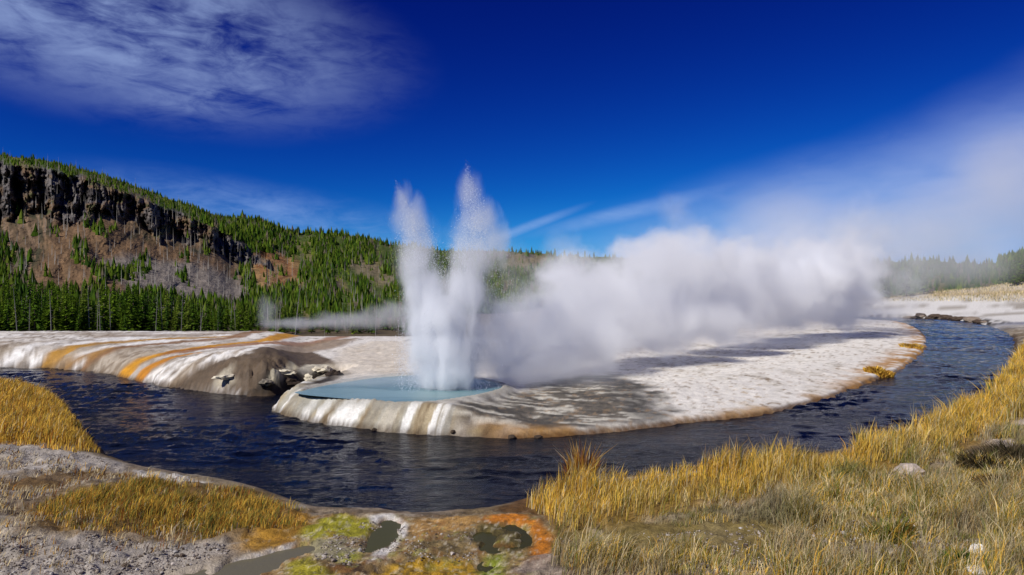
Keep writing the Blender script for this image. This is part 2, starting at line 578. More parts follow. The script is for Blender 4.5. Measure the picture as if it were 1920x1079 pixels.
def paint_far(x, y, z, dF, arc):
    n = len(x)
    u = x / np.maximum(y, 1)
    f1, f2, f3 = fbm(x, y, .35, 5, 31), fbm(x, y, 1.4, 5, 32), fbm(x, y, 5, 4, 33)
    c = np.tile(WHITE, (n, 1))
    c = blend(c, lin(176, 166, 148), sm(.50, .74, f1 * .5 + f2 * .5) * .6)
    c = blend(c, lin(120, 108, 92), sm(.62, .74, f2 * .6 + f3 * .4) * .8)
    wl = 1 - sm(-.37, -.31, u)
    # flow bands on the left terrace, running over the lip and down to the water
    st = fbm(arc, dF * .10, 0.8, 4, 40)
    st2 = fbm(arc, dF * .2, 3.2, 3, 41)
    c = blend(c, lin(150, 132, 106), wl * sm(.48, .60, st) * .75 * sm(7, 1, dF))
    c = blend(c, lin(110, 92, 70), wl * sm(.55, .68, st2) * .7)
    c = blend(c, lin(245, 243, 238), wl * sm(.5, .36, st) * .6)
    st3 = fbm(arc, dF * .35, 8.0, 3, 43)
    c = blend(c, lin(120, 104, 84), wl * sm(.54, .68, st3) * .55 * sm(5, .5, dF))
    c = blend(c, lin(140, 122, 98), sm(.54, .66, fbm(x * .35 + y * .1, y, .55, 5, 45)) * .55 * wl)
    for pts, w, colr, k in STREAMS:
        d, a = seg_dist(x, y, pts)
        ww = w * (1 + .8 * (fbm(x, y, .9, 3, 44) - .5))
        m = 1 - sm(ww * .5, ww * 1.15, d)
        c = blend(c, colr * (0.65 + .75 * st2[:, None]), m * k)
    # the dark brown mound, its crust and the shade painted on its right ledge
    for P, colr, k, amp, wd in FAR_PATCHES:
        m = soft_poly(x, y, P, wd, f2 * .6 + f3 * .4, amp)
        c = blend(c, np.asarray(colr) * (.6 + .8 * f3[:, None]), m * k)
    # mottling on the grey apron beside the pool
    m = soft_poly(x, y, APRON, .8, f2, 2.2)
    ax = fbm(x * .55 + y * .2, y * 1.7, 1.9, 5, 36)
    c = blend(c, lin(104, 97, 86) * (.55 + .9 * f3[:, None]), m)
    c = blend(c, lin(212, 206, 190), m * sm(.55, .68, ax) * .8)
    c = blend(c, lin(56, 54, 52), m * sm(.46, .36, ax) * .6)
    m = soft_poly(x, y, APRON_DARK, .5, f2, 1.4)
    c = blend(c, lin(72, 70, 68) * (.6 + .8 * f3[:, None]), m * .7)
    # pool rim: cream and grey-brown stripes down the face
    rim = sm(NOTCH - .4, NOTCH + .4, arc) * (1 - sm(-.13, -.05, u)) * (1 - sm(1.0, 1.5, dF))
    s1 = fbm(arc, dF * .05, 2.3, 3, 52)
    s2 = fbm(arc, dF * .1, 6.0, 3, 53)
    rc = blend(np.tile(lin(172, 156, 124), (n, 1)), lin(126, 108, 80), sm(.4, .62, s2))
    rc = blend(rc, lin(196, 190, 174), sm(.5, .58, fbm(arc, 0 * arc, 4.0, 2, 57)) * .7)
    rc = blend(rc, lin(150, 146, 132), sm(.5, .6, fbm(arc, 0 * arc, 2.2, 2, 54)) * .6)
    rc = blend(rc, lin(232, 229, 220), sm(.56, .62, s1 * .7 + s2 * .3))
    c = blend(c, rc, rim)
    ring = sm(.5, .1, np.abs(sdf(x, y, POOL) - .15)) * (u > -.35)
    c = blend(c, lin(150, 146, 134), ring * .6)
    # thin stained line at the water
    right = sm(-.10, .02, u)
    br = sm(.52, .66, fbm(arc, 0 * arc, .35, 4, 61))
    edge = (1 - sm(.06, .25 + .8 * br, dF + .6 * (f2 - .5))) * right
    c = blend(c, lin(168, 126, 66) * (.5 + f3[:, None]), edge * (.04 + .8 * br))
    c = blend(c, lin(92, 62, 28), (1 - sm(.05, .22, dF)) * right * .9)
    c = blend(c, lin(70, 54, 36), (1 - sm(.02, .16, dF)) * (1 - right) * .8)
    # ochre fringe at the downstream corner
    c = blend(c, lin(176, 126, 58), right * sm(.42, .58, u) * (1 - sm(.5, 2.6, dF)) * sm(.35, .6, f2))
    # brown flecks scattered over the white flat
    c = blend(c, lin(150, 124, 92), right * sm(.66, .72, f3) * .55)
    c = blend(c, lin(188, 160, 112), soft_poly(x, y, OCHRE, .8, f2, 2.5) * sm(.5, .6, f3 * .5 + f2 * .5) * .7)
    # duller ground behind the crest, under the trees
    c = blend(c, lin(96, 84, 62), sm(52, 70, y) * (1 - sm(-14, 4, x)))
    return c


def paint_near(x, y, z, dN):
    n = len(x)
    f1, f2, f3 = fbm(x, y, .5, 5, 71), fbm(x, y, 2.2, 5, 72), fbm(x, y, 8, 4, 73)
    c = np.tile(lin(142, 126, 104), (n, 1))
    c = blend(c, lin(172, 160, 142), sm(.5, .66, f2))
    c = blend(c, lin(92, 78, 62), sm(.52, .38, f3 * .6 + f2 * .4) * .8)
    c = blend(c, lin(112, 92, 52), sm(.45, .6, f1) * .6)
    for P, colr, k, amp, wd in NEAR_PATCHES:
        m = soft_poly(x, y, P, wd, f2 * .45 + f3 * .55, amp)
        c = blend(c, np.asarray(colr) * (.45 + 1.1 * f3[:, None]), m * k)
    f4 = fbm(x, y, 19, 3, 74)
    f5 = fbm(x, y, 4.2, 4, 75)
    m = soft_poly(x, y, SPRING_ZONE, .5, f2, 1.0)
    c = blend(c, lin(128, 84, 36), m * sm(.58, .70, f5) * .5)
    c = blend(c, lin(206, 196, 172), m * sm(.58, .68, f4 * .6 + f3 * .4) * .55)
    c = blend(c, lin(44, 38, 22), m * sm(.40, .30, f4 * .5 + f5 * .5) * .6)
    c = blend(c, lin(128, 126, 40), m * sm(.58, .66, f2 * .5 + f3 * .5) * .5)
    c = blend(c, lin(64, 46, 24), (1 - sm(.05, .5, dN)) * (y < 75) * .9)
    # pale slope downstream
    s = sm(70, 100, y) * sm(50, 75, x)
    cs = np.tile(lin(224, 220, 212), (n, 1))
    cs = blend(cs, lin(150, 140, 124), sm(.55, .7, fbm(x * .5 + y * .15, y, .22, 5, 77)) * .8)
    cs = blend(cs, lin(176, 150, 100), sm(3.6, 5.6, z + 2.6 * (f1 - .5)) * .9)
    cs = blend(cs, lin(206, 192, 170), sm(5.6, 6.6, z + 2 * (f1 - .5)))
    cs = blend(cs, lin(52, 42, 32), (1 - sm(1.0, 5.0, dN)) * sm(.40, .55, f2) * sm(95, 104, y))
    c = c * (1 - s[:, None]) + cs * s[:, None]
    return c


STREAMS = [
    (HP([(85, 691), (105, 672), (140, 655), (200, 643), (300, 636), (420, 631)]), 0.9, lin(168, 122, 36), .95),
    (HP([(150, 696), (185, 668), (230, 652), (330, 643), (440, 634), (560, 626)]), 0.75, lin(132, 92, 50), .85),
    (HP([(232, 708), (242, 692), (270, 676), (320, 662), (400, 650), (500, 640), (600, 630), (700, 618)]), 0.70, lin(194, 136, 28), .97),
    (HP([(262, 714), (275, 696), (310, 676), (360, 664)]), 0.55, lin(188, 122, 22), .95),
    (HP([(120, 694), (150, 676), (190, 660)]), 0.7, lin(150, 108, 42), .9),
    (HP([(330, 660), (420, 651), (520, 644), (620, 636), (720, 622)]), 0.9, lin(140, 88, 40), .8),
    (HP([(200, 632), (330, 628), (460, 625)]), 1.2, lin(128, 104, 78), .6),
]
MOUND_PX = [(318, 728), (342, 712), (378, 692), (425, 674), (470, 664), (530, 656), (585, 660), (622, 674), (648, 700), (638, 712), (600, 720), (545, 733), (500, 743), (440, 740)]
FAR_PATCHES = [
    (HP([(440, 668), (520, 648), (600, 640), (680, 634), (640, 650), (590, 660), (540, 662)]), lin(140, 118, 92), .85, .9, .4),
    (HP(MOUND_PX), lin(92, 76, 58), .97, .4, .15),
    (HP([(440, 742), (480, 722), (530, 706), (575, 698), (635, 686), (660, 702), (605, 720), (545, 736), (500, 745)]), lin(44, 36, 27), .92, .4, .12),  # shaded undercut at the mound's right end, put into the colour
    (HP([(395, 722), (410, 700), (440, 688), (436, 704), (452, 716), (430, 728), (408, 732)]), lin(188, 178, 156), .75, .6, .15),
    (HP([(505, 712), (520, 694), (548, 680), (556, 690), (540, 702), (515, 716)]), lin(196, 186, 160), .85, .5, .15),
    (HP([(560, 698), (575, 684), (615, 684), (625, 694), (600, 700), (570, 704)]), lin(206, 198, 176), .85, .5, .15),
    (HP([(875, 812), (905, 800), (935, 803), (930, 815), (890, 818)]), lin(200, 180, 60), .6, .5, .2),
    (HP([(640, 655), (700, 640), (760, 640), (760, 700), (640, 712), (620, 690)]), lin(206, 192, 170), .6, .8, .5),
]
APRON = HP([(820, 790), (842, 768), (880, 752), (940, 738), (1010, 722), (1090, 705), (1150, 702), (1190, 716), (1232, 740), (1250, 775), (1235, 800), (1100, 815), (1000, 821), (880, 818), (830, 812)])
APRON_DARK = HP([(1120, 704), (1180, 715), (1228, 742), (1248, 775), (1238, 796), (1200, 786), (1170, 760), (1150, 730)])
OCHRE = HP([(1380, 730), (1420, 722), (1430, 760), (1420, 785), (1380, 785)])
SPRING_ZONE = HP([(450, 1075), (520, 1020), (590, 972), (700, 966), (900, 968), (1000, 962), (1040, 1000), (1030, 1100), (450, 1110)])
NEAR_PATCHES = [
    (SPRING_ZONE, lin(150, 122, 72), .8, .8, .3),
    # turf under the left grass
    (HP([(-200, 702), (60, 730), (110, 760), (150, 800), (195, 850), (100, 840), (-200, 830)]), lin(140, 104, 44), .9, .5, .3),
    (HP([(40, 960), (130, 915), (300, 905), (460, 915), (575, 955), (560, 1000), (430, 1015), (250, 1010), (80, 1000)]), lin(120, 92, 44), .9, .5, .3),
    # orange brown run-off on the left
    (HP([(0, 905), (120, 888), (240, 878), (250, 890), (130, 905), (0, 925)]), lin(106, 80, 40), .85, .5, .15),
    (HP([(500, 985), (560, 962), (600, 968), (560, 1000), (545, 1025), (470, 1038), (430, 1030)]), lin(166, 122, 34), .92, .6, .15),
    # grey crust lower left
    (HP([(-50, 1015), (200, 1010), (420, 1015), (430, 1040), (330, 1065), (200, 1100), (-50, 1100)]), lin(172, 164, 154), .7, .6, .2),
    (HP([(0, 835), (120, 842), (230, 868), (240, 884), (120, 880), (0, 890)]), lin(178, 170, 160), .8, .4, .15),
    (HP([(250, 884), (330, 888), (400, 905), (340, 906), (260, 895)]), lin(206, 200, 190), .85, .2, .08),
    # moss
    (HP([(560, 1005), (600, 975), (640, 963), (690, 972), (700, 990), (680, 1012), (640, 1010), (590, 1016)]), lin(160, 154, 34), .94, .4, .1),
    (HP([(600, 1010), (640, 1012), (680, 1012), (672, 1040), (640, 1052), (590, 1050), (570, 1036)]), lin(158, 150, 116), .9, .35, .1),
    (HP([(540, 1058), (580, 1048), (600, 1060), (640, 1074), (600, 1100), (540, 1100)]), lin(164, 154, 38), .94, .4, .1),
    (HP([(640, 1040), (676, 1036), (672, 1052), (640, 1058)]), lin(170, 170, 50), .8, .25, .08),
    (HP([(610, 1056), (690, 1056), (684, 1074), (620, 1076)]), lin(74, 50, 30), .85, .3, .1),
    # orange mats
    (HP([(770, 985), (800, 972), (880, 966), (905, 975), (880, 990), (830, 1000), (790, 1010), (765, 1000)]), lin(184, 142, 80), .9, .4, .1),
    (HP([(760, 1030), (800, 1012), (860, 1000), (900, 1000), (880, 1030), (850, 1050), (760, 1062)]), lin(122, 104, 66), .85, .35, .1),
    (HP([(700, 1085), (740, 1058), (800, 1046), (860, 1050), (900, 1070), (890, 1110), (690, 1110)]), lin(190, 148, 34), .95, .4, .1),
    (HP([(905, 968), (960, 962), (1010, 975), (1032, 1010), (1025, 1050), (1000, 1040), (1000, 1005), (965, 985), (915, 984)]), lin(208, 126, 28), .96, .4, .1),
    (HP([(930, 958), (990, 930), (1060, 930), (1060, 975), (1035, 990), (1000, 968)]), lin(98, 66, 28), .9, .5, .2),
    (HP([(1000, 1042), (1040, 1040), (1060, 1085), (1000, 1100), (960, 1070)]), lin(150, 134, 122), .85, .3, .1),
    (HP([(920, 1040), (950, 1040), (940, 1085), (905, 1100), (900, 1075)]), lin(134, 146, 38), .92, .4, .12),
    (HP([(900, 980), (990, 985), (1003, 1020), (960, 1040), (890, 1020)]), lin(84, 76, 36), .85, .3, .1),
    # white crust round the little spring
    (HP([(690, 968), (735, 963), (765, 984), (762, 1006), (740, 1030), (712, 1050), (690, 1056), (700, 1040), (745, 1006), (748, 982), (720, 974), (700, 984)]), lin(224, 218, 210), .95, .12, .05),
    (HP([(440, 1055), (500, 1038), (545, 1020), (555, 1024), (510, 1045), (450, 1064)]), lin(222, 218, 212), .9, .12, .05),
    # turf under the right-hand grass
    (HP([(1010, 940), (1100, 915), (1400, 885), (1650, 832), (1850, 750), (1910, 690), (1990, 700), (1960, 800), (1700, 880), (1500, 930), (1200, 985), (1060, 1000)]), lin(138, 108, 44), .9, .6, .4),
    (HP([(1060, 1000), (1300, 970), (1600, 940), (1700, 1000), (1500, 1050), (1200, 1040), (1080, 1060)]), lin(122, 106, 52), .7, .6, .4),
    (HP([(1840, 805), (1990, 775), (1990, 840), (1900, 838), (1850, 830)]), lin(186, 172, 160), .85, .5, .25),
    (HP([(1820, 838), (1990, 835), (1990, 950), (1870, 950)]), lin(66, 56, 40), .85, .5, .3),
]


def build_land():
    azd = np.concatenate([np.arange(-180, -48, 4.0), np.arange(-48, 48, 0.145), np.arange(48, 180, 4.0)])
    r = [1.0]
    while r[-1] < 2600:
        q = r[-1]
        k = 1.03 if q < 5 else 1.0078 if q < 45 else 1.013 if q < 120 else 1.04 if q < 300 else 1.15
        r.append(q * k)
    r = np.array(r)
    A, R = np.meshgrid(np.radians(azd), r)
    x, y = (R * np.sin(A)).ravel(), (R * np.cos(A)).ravel()
    z, riv, far, dF, dN = height(x, y)
    na, nr = len(azd), len(r)
    i, j = np.meshgrid(np.arange(nr - 1), np.arange(na), indexing="ij")
    a = (i * na + j).ravel()
    b = (i * na + (j + 1) % na).ravel()
    T = np.stack([a, a + na, b + na, b], 1)
    deep = riv & (np.minimum(dF, dN) > 1.3) & (np.hypot(x, y) < 205)
    T = T[~deep[T].all(1)]
    V = np.stack([x, y, z], 1)
    _, arc = seg_dist(x, y, S_FAR)
    fz = far | (riv & (dF < dN))
    col = np.zeros((len(x), 3))
    ff = np.where(fz)[0]
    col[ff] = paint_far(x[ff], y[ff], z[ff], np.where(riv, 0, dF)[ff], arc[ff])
    nn = np.where(~fz)[0]
    col[nn] = paint_near(x[nn], y[nn], z[nn], np.where(riv, 0, dN)[nn])
    pz = inside(x, y, POOL)
    face_far = fz[T].sum(1) >= 2
    for name, m, mat, lab in (("ground", ~face_far, M_GROUND, "uneven grey soil bank with turf, moss and orange mats beside the river"),
                              ("sinter_terrace", face_far, M_SINTER, "white and brown sinter terrace across the dark river")):
        t = T[m]
        used = np.unique(t)
        re = np.zeros(len(x), np.int64)
        re[used] = np.arange(len(used))
        o = link(name, mesh_tris(name, V[used], re[t], col[used], True), mat)
        tag(o, lab, "ground" if name == "ground" else "terrace", kind="structure")


def flat_water(name, poly, z, mat, label, cat):
    from mathutils.geometry import tessellate_polygon
    P = [Vector((p[0], p[1], 0)) for p in poly]
    t = tessellate_polygon([P])
    V = np.array([[p[0], p[1], z] for p in poly])
    T = np.array(t)
    nrm = np.cross(V[T[:, 1]] - V[T[:, 0]], V[T[:, 2]] - V[T[:, 0]])[:, 2]
    T[nrm < 0] = T[nrm < 0][:, ::-1]
    o = link(name, mesh_tris(name, V, T), mat)
    tag(o, label, cat, kind="structure")
    return o


def offset_poly(P, d):
    P = np.asarray(P)
    a, b = np.roll(P, 1, 0), np.roll(P, -1, 0)
    t = b - a
    n = np.stack([t[:, 1], -t[:, 0]], 1) / (np.linalg.norm(t, axis=1)[:, None] + 1e-9)
    area = 0.5 * np.sum(P[:, 0] * np.roll(P[:, 1], -1) - np.roll(P[:, 0], -1) * P[:, 1])
    return P + n * d * np.sign(area)


build_land()
# the water runs a little way in under its banks
far_o = S_FAR.copy()


def build_river():
    az = np.radians(np.concatenate([np.arange(-75, -43, 2.0), np.arange(-43, 43, 0.15), np.arange(43, 75, 2.0)]))
    r = [9.0]
    while r[-1] < 215:
        r.append(r[-1] * 1.0052)
    r = np.array(r)
    A, R = np.meshgrid(az, r)
    x, y = (R * np.sin(A)).ravel(), (R * np.cos(A)).ravel()
    P = offset_poly(RIVER, 0.6)
    m = inside(x, y, P)
    # wavelets run along the current; their crests lie roughly across it
    wx, wy = x + 1.2 * (fbm(x, y, .3, 3, 501) - .5), y + 1.2 * (fbm(x, y, .3, 3, 502) - .5)
    gust = 0.45 + 1.1 * sm(.35, .65, fbm(x, y * 1.6, .16, 3, 503))
    z = 0.042 * gust * (fbm(wx * .62, wy * 1.25, 2.4, 3, 504, .5) - .5) * 2
    z += 0.022 * gust * (1 - np.abs(fbm(wx * .5 + wy * .2, wy, 1.5, 2, 505) - .5) * 4)
    z *= np.clip(R.ravel() / 22, .75, 2.2)
    z = np.minimum(z, .07) - .01
    na, nr = len(az), len(r)
    i, j = np.meshgrid(np.arange(nr - 1), np.arange(na - 1), indexing="ij")
    a = (i * na + j).ravel()
    T = np.stack([a, a + na, a + na + 1, a + 1], 1)
    T = T[m[T].any(1)]
    used = np.unique(T)
    re = np.zeros(len(x), np.int64)
    re[used] = np.arange(len(used))
    o = link("river", mesh_tris("river", np.stack([x, y, z], 1)[used], re[T], None, True), M_RIVER)
    tag(o, "dark blue rippled river curving round the terrace", "river", kind="structure")


build_river()
flat_water("pool_water", offset_poly(POOL, 0.15), POOL_Z, M_POOL, "milky turquoise hot pool at the foot of the geyser", "pool")
flat_water("pool_water", offset_poly(SPRING, 0.12), SPRING_Z, M_SPRING, "small olive spring pool inside a white crust ring", "pool")
flat_water("pool_water", offset_poly(RILL, 0.12), RILL_Z, M_RILL, "shallow grey rill running past the mossy crust", "stream")
flat_water("pool_water", offset_poly(GREENPOOL, 0.12), GREENPOOL_Z, M_GREENPOOL, "shallow mossy green pool edged with orange mats", "pool")

# ------------------------------------------------------------------ hills
PXS = np.array([-900, -400, 0, 100, 200, 300, 400, 480, 540, 600, 660, 730, 830, 1030, 1050, 1200, 1400, 1650, 1740, 1860, 1885, 1920, 2100, 2600], float)
RID = np.array([250, 262, 290, 304, 330, 368, 402, 412, 436, 436, 444, 460, 470, 474, 482, 486, 494, 492, 490, 496, 484, 472, 430, 380], float)
BAS = np.array([612, 612, 612, 612, 612, 611, 610, 606, 603, 600, 597, 594, 590, 585, 583, 578, 572, 560, 552, 548, 545, 536, 520, 500], float)
YB = np.array([110, 110, 112, 112, 114, 116, 120, 126, 132, 140, 150, 165, 190, 230, 235, 250, 260, 250, 230, 215, 212, 210, 200, 200], float)
YR = np.array([330, 340, 350, 355, 365, 380, 400, 420, 440, 460, 480, 500, 520, 560, 560, 560, 520, 440, 400, 330, 320, 310, 300, 300], float)
CT_X = np.array([-400, 0, 100, 200, 300, 380, 440, 475, 500], float)
CT_Y = np.array([285, 306, 318, 348, 386, 418, 448, 474, 486], float)
CB_Y = np.array([400, 402, 392, 400, 440, 462, 492, 494, 488], float)


def hill_surface(px, t):
    """point on the hill: px = bearing, t = 0 at the foot .. 1 at the ridge; also the native row e"""
    rid = np.interp(px, PXS, RID) + (fbm(px, 0 * px, 1 / 60., 4, 5) - .5) * 7
    bas = np.interp(px, PXS, BAS)
    e = bas + (rid - bas) * t
    yb, yr = np.interp(px, PXS, YB), np.interp(px, PXS, YR)
    ct, cb = np.interp(px, CT_X, CT_Y), np.interp(px, CT_X, CB_Y)
    tc = (bas - cb) / (bas - rid)
    tt = (bas - ct) / (bas - rid)
    isc = (px < 500)
    tc = np.where(isc, tc, .62)
    tt = np.where(isc, np.maximum(tt, tc + .01), .63)
    # depth along the slope: fast below the cliff, slow on it, fast on the cap
    cl = np.where(px < 500, 0.07, 0.01)
    lo, hi = 0.62, 0.62 + cl
    g = np.where(t < tc, t / tc * lo, np.where(t < tt, lo + (t - tc) / (tt - tc) * cl, hi + (t - tt) / np.maximum(1 - tt, .02) * (1 - hi)))
    Y = yb + (yr - yb) * g
    den = bas - rid
    jt = (fbm(px, e, 1 / 22., 3, 71) - .5) * 22 / den
    jb = (fbm(px, e * .5, 1 / 34., 4, 72) - .5) * 70 / den
    cliff = sm(-.03, .01, t - tc - jb) * sm(.02, -.02, t - tt - jt) * (px < 505)
    pw = px + 22 * (fbm(px, e, 1 / 50., 3, 64) - .5)
    col1 = fbm(pw, e * .16, 1 / 11., 4, 61, .6)
    col2 = np.abs(fbm(pw, e * .12, 1 / 30., 3, 62) - .5) * 2
    blk = fbm(px, e * 1.2, 1 / 16., 4, 65, .6) - .5
    Y = Y + cliff * ((col1 - .5) * 24 + col2 * 18 - 5 + blk * 20)
    Y = Y + (1 - cliff) * (fbm(px, e, 1 / 40., 5, 63) - .5) * 16 * sm(0, .12, t)
    X = (px - 960) / F * Y
    Z = H + (HZ - e) / F * Y
    return X, Y, Z, e, cliff, col1


TALUS = [(150, 400), (260, 440), (330, 455), (440, 505), (480, 545), (478, 580), (430, 578), (300, 568), (150, 545), (60, 520), (80, 440)]
SCREE = [(190, 490), (250, 478), (330, 488), (400, 505), (455, 530), (476, 560), (440, 578), (330, 570), (250, 550), (205, 525)]
OUTCROP = [(470, 470), (520, 468), (560, 490), (566, 530), (540, 548), (500, 546), (472, 520)]
OUT2 = [(640, 470), (700, 490), (740, 520), (735, 545), (700, 530), (650, 500)]
OUT3 = [(960, 476), (1030, 478), (1030, 500), (985, 510), (950, 495)]


def hill_paint(px, e, cliff, col1, t):
    n = len(px)
    f1 = fbm(px, e * 1.6, 1 / 45., 5, 81)
    f2 = fbm(px, e * 1.3, 1 / 12., 4, 82)
    f3 = fbm(px, e * .35, 1 / 7., 3, 83)
    GREEN = lin(74, 88, 30)
    c = np.tile(GREEN, (n, 1))
    c = blend(c, lin(112, 104, 62), sm(.46, .64, f1))
    c = blend(c, lin(98, 86, 74), sm(.58, .68, f2 * .5 + f1 * .5))

    def P(poly, w, amp):
        return 1 - sm(-w, w, sdf(px, e, np.array(poly, float)) + (f1 * .5 + f2 * .5 - .5) * amp)
    left = sm(500, 430, px)
    low = left * sm(.90, .80, t)
    brown = blend(np.tile(lin(92, 74, 52), (n, 1)), lin(60, 56, 34), sm(.45, .6, f1))
    brown = blend(brown, lin(120, 98, 74), sm(.52, .64, f3))
    c = c * (1 - low[:, None]) + brown * low[:, None]
    m = P(TALUS, 12, 60)
    c = blend(c, lin(112, 86, 58) * (.6 + .8 * f3[:, None]), m * .9)
    m = P(SCREE, 12, 40)
    c = blend(c, lin(122, 114, 106) * (.75 + .5 * f2[:, None]), m * .9)
    m = P(OUTCROP, 8, 26)
    c = blend(c, lin(150, 116, 74) * (.6 + .8 * f3[:, None]), m * .9)
    c = blend(c, lin(128, 78, 42), m * sm(.5, .62, f2) * .6)
    for Q in (OUT2, OUT3):
        c = blend(c, lin(132, 118, 90) * (.6 + .8 * f3[:, None]), P(Q, 8, 36) * .8)
    cc = blend(np.tile(lin(104, 98, 94), (n, 1)), lin(58, 52, 50), sm(.52, .40, f3))
    cc = blend(cc, lin(112, 88, 62), sm(.46, .6, f1 * .6 + f2 * .4) * .85)
    cc = blend(cc, lin(66, 74, 34), sm(.60, .68, f2 * .6 + f1 * .4) * .8)
    c = c * (1 - cliff[:, None]) + cc * cliff[:, None]
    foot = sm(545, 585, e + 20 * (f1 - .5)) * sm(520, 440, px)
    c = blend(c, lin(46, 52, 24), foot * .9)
    return c


def build_hill():
    px = np.concatenate([np.arange(-900, -120, 14.0), np.arange(-120, 780, 1.5), np.arange(780, 2000, 3.2), np.arange(2000, 2600, 20)])
    t = np.concatenate([np.linspace(0, 1, 190), [1.03]])
    Tt, P = np.meshgrid(t, px, indexing="ij")
    p, q = P.ravel(), np.minimum(Tt.ravel(), 1.0)
    X, Y, Z, e, cl, c1 = hill_surface(p, q)
    last = Tt.ravel() > 1.0
    Y = np.where(last, Y + 120, Y)
    X = np.where(last, X * (Y / (Y - 120)), X)
    Z = np.where(last, Z - 40, Z)
    first = Tt.ravel() == 0
    Z = np.where(first, Z - 6, Z)
    nt_, npx = len(t), len(px)
    i, j = np.meshgrid(np.arange(nt_ - 1), np.arange(npx - 1), indexing="ij")
    a = (i * npx + j).ravel()
    T = np.stack([a, a + 1, a + npx + 1, a + npx], 1)
    o = link("hill", mesh_tris("hill", np.stack([X, Y, Z], 1), T, hill_paint(p, e, cl, c1, q), False), M_HILL)
    tag(o, "long hill with a dark columnar cliff, brown scree and young forest", "hill", kind="structure")


build_hill()


# ------------------------------------------------------------------ trees
def conifer_arrays(rng, h, rbase, tiers, per, full=True):
    """crown of drooping branch fans; returns V, T, C"""
    V, T, C = [], [], []
    for k in range(tiers):
        f = (k + rng.uniform(-.3, .3)) / tiers
        z = h * (0.10 + 0.88 * np.clip(f, 0, 1))
        rr = rbase * (1 - np.clip(f, 0, 1)) ** 0.85 + 0.05 * rbase
        for b in range(per):
            a = rng.uniform(0, 2 * math.pi)
            L = rr * rng.uniform(.55, 1.15)
            wd = L * rng.uniform(.30, .5) + .04 * rbase
            dz = -L * rng.uniform(.05, .35)
            lift = h * rng.uniform(.02, .06)
            ca, sa = math.cos(a), math.sin(a)
            i = len(V)
            V += [(0.02 * ca, 0.02 * sa, z + lift),
                  (ca * L * .55 - sa * wd * .5, sa * L * .55 + ca * wd * .5, z + dz * .3),
                  (ca * L * .55 + sa * wd * .5, sa * L * .55 - ca * wd * .5, z + dz * .5),
                  (ca * L, sa * L, z + dz + lift * .8)]
            T += [(i, i + 1, i + 2), (i + 1, i + 3, i + 2)]
            g = rng.uniform(.65, 1.35)
            C += [g] * 4
    i = len(V)
    for k in range(3):
        a = k * 2.1
        V.append((math.cos(a) * .05 * rbase * 2, math.sin(a) * .05 * rbase * 2, h * .86))
    V.append((0, 0, h * 1.04))
    T += [(i, i + 1, i + 3), (i + 1, i + 2, i + 3), (i + 2, i, i + 3)]
    C += [1] * 4
    return np.array(V), np.array(T), np.array(C)


def tube(pts, radii, n=5):
    V, T = [], []
    pts = [Vector(p) for p in pts]
    for k, (p, r) in enumerate(zip(pts, radii)):
        d = (pts[min(k + 1, len(pts) - 1)] - pts[max(k - 1, 0)]).normalized()
        s = d.cross(Vector((0.3, 1, 0.1))).normalized()
        w = d.cross(s)
        for j in range(n):
            a = 2 * math.pi * j / n
            V.append(p + s * math.cos(a) * r + w * math.sin(a) * r)
    for k in range(len(pts) - 1):
        for j in range(n):
            a, b = k * n + j, k * n + (j + 1) % n
            T += [(a, b, b + n), (a, b + n, a + n)]
    return np.array([tuple(v) for v in V]), np.array(T)


def join(parts):
    V, T, C, o = [], [], [], 0
    for v, t, c in parts:
        V.append(v)
        T.append(t + o)
        C.append(np.broadcast_to(c, (len(v), 3)))
        o += len(v)
    return np.vstack(V), np.vstack(T), np.vstack(C)


def make_pine(seed, h, r, green):
    rng = np.random.default_rng(seed)
    root = empty("pine_tree", (0, 0, 0))
    v, t = tube([(0, 0, -.4), (0.02, 0, h * .5), (0, 0, h * .97)], [.035 * h * .5, .02 * h * .5, .004 * h])
    tr = link("trunk", mesh_tris("trunk", v, t, np.tile(lin(112, 96, 80), (len(v), 1)), True), M_BARK, root)
    V, T, C = conifer_arrays(rng, h, r, 22, 8)
    cr = link("crown", mesh_tris("crown", V, T, green[None, :] * C[:, None]), M_NEEDLE, root)
    ALL.extend([root, tr, cr])
    return root


def make_snag(seed, h):
    rng = np.random.default_rng(seed)
    lean = rng.uniform(-.12, .12)
    pt = [tube([(0, 0, -.4), (lean * h * .5, 0, h * .5), (lean * h, .02, h)], [.017 * h ** .7, .011 * h ** .7, .004 * h ** .7])]
    root = empty("dead_tree", (0, 0, 0))
    GREY = lin(128, 123, 116)
    tr = link("trunk", mesh_tris("trunk", *pt[0], np.tile(GREY, (len(pt[0][0]), 1)), True), M_BARK, root)
    ps = []
    for k in range(9):
        z = h * rng.uniform(.3, .92)
        a = rng.uniform(0, 6.28)
        L = rng.uniform(.25, .7) * (1.2 - z / h)
        v, t = tube([(lean * z, 0, z), (lean * z + math.cos(a) * L, math.sin(a) * L, z + L * rng.uniform(-.1, .5))], [.018, .006], 3)
        ps.append((v, t, GREY))
    br = link("branches", mesh_tris("branches", *join(ps)), M_BARK, root)
    br["kind"] = "stuff"
    ALL.extend([root, tr, br])
    return root


GREENS = [lin(98, 122, 36), lin(82, 110, 34), lin(116, 132, 50), lin(70, 98, 36)]
PROTO = [make_pine(100 + k, 5.0, 1.05 + .12 * (k % 3), GREENS[k % 4]) for k in range(6)]
SNAG = [make_snag(200 + k, 5.0) for k in range(4)]
used_p, used_s = set(), set()


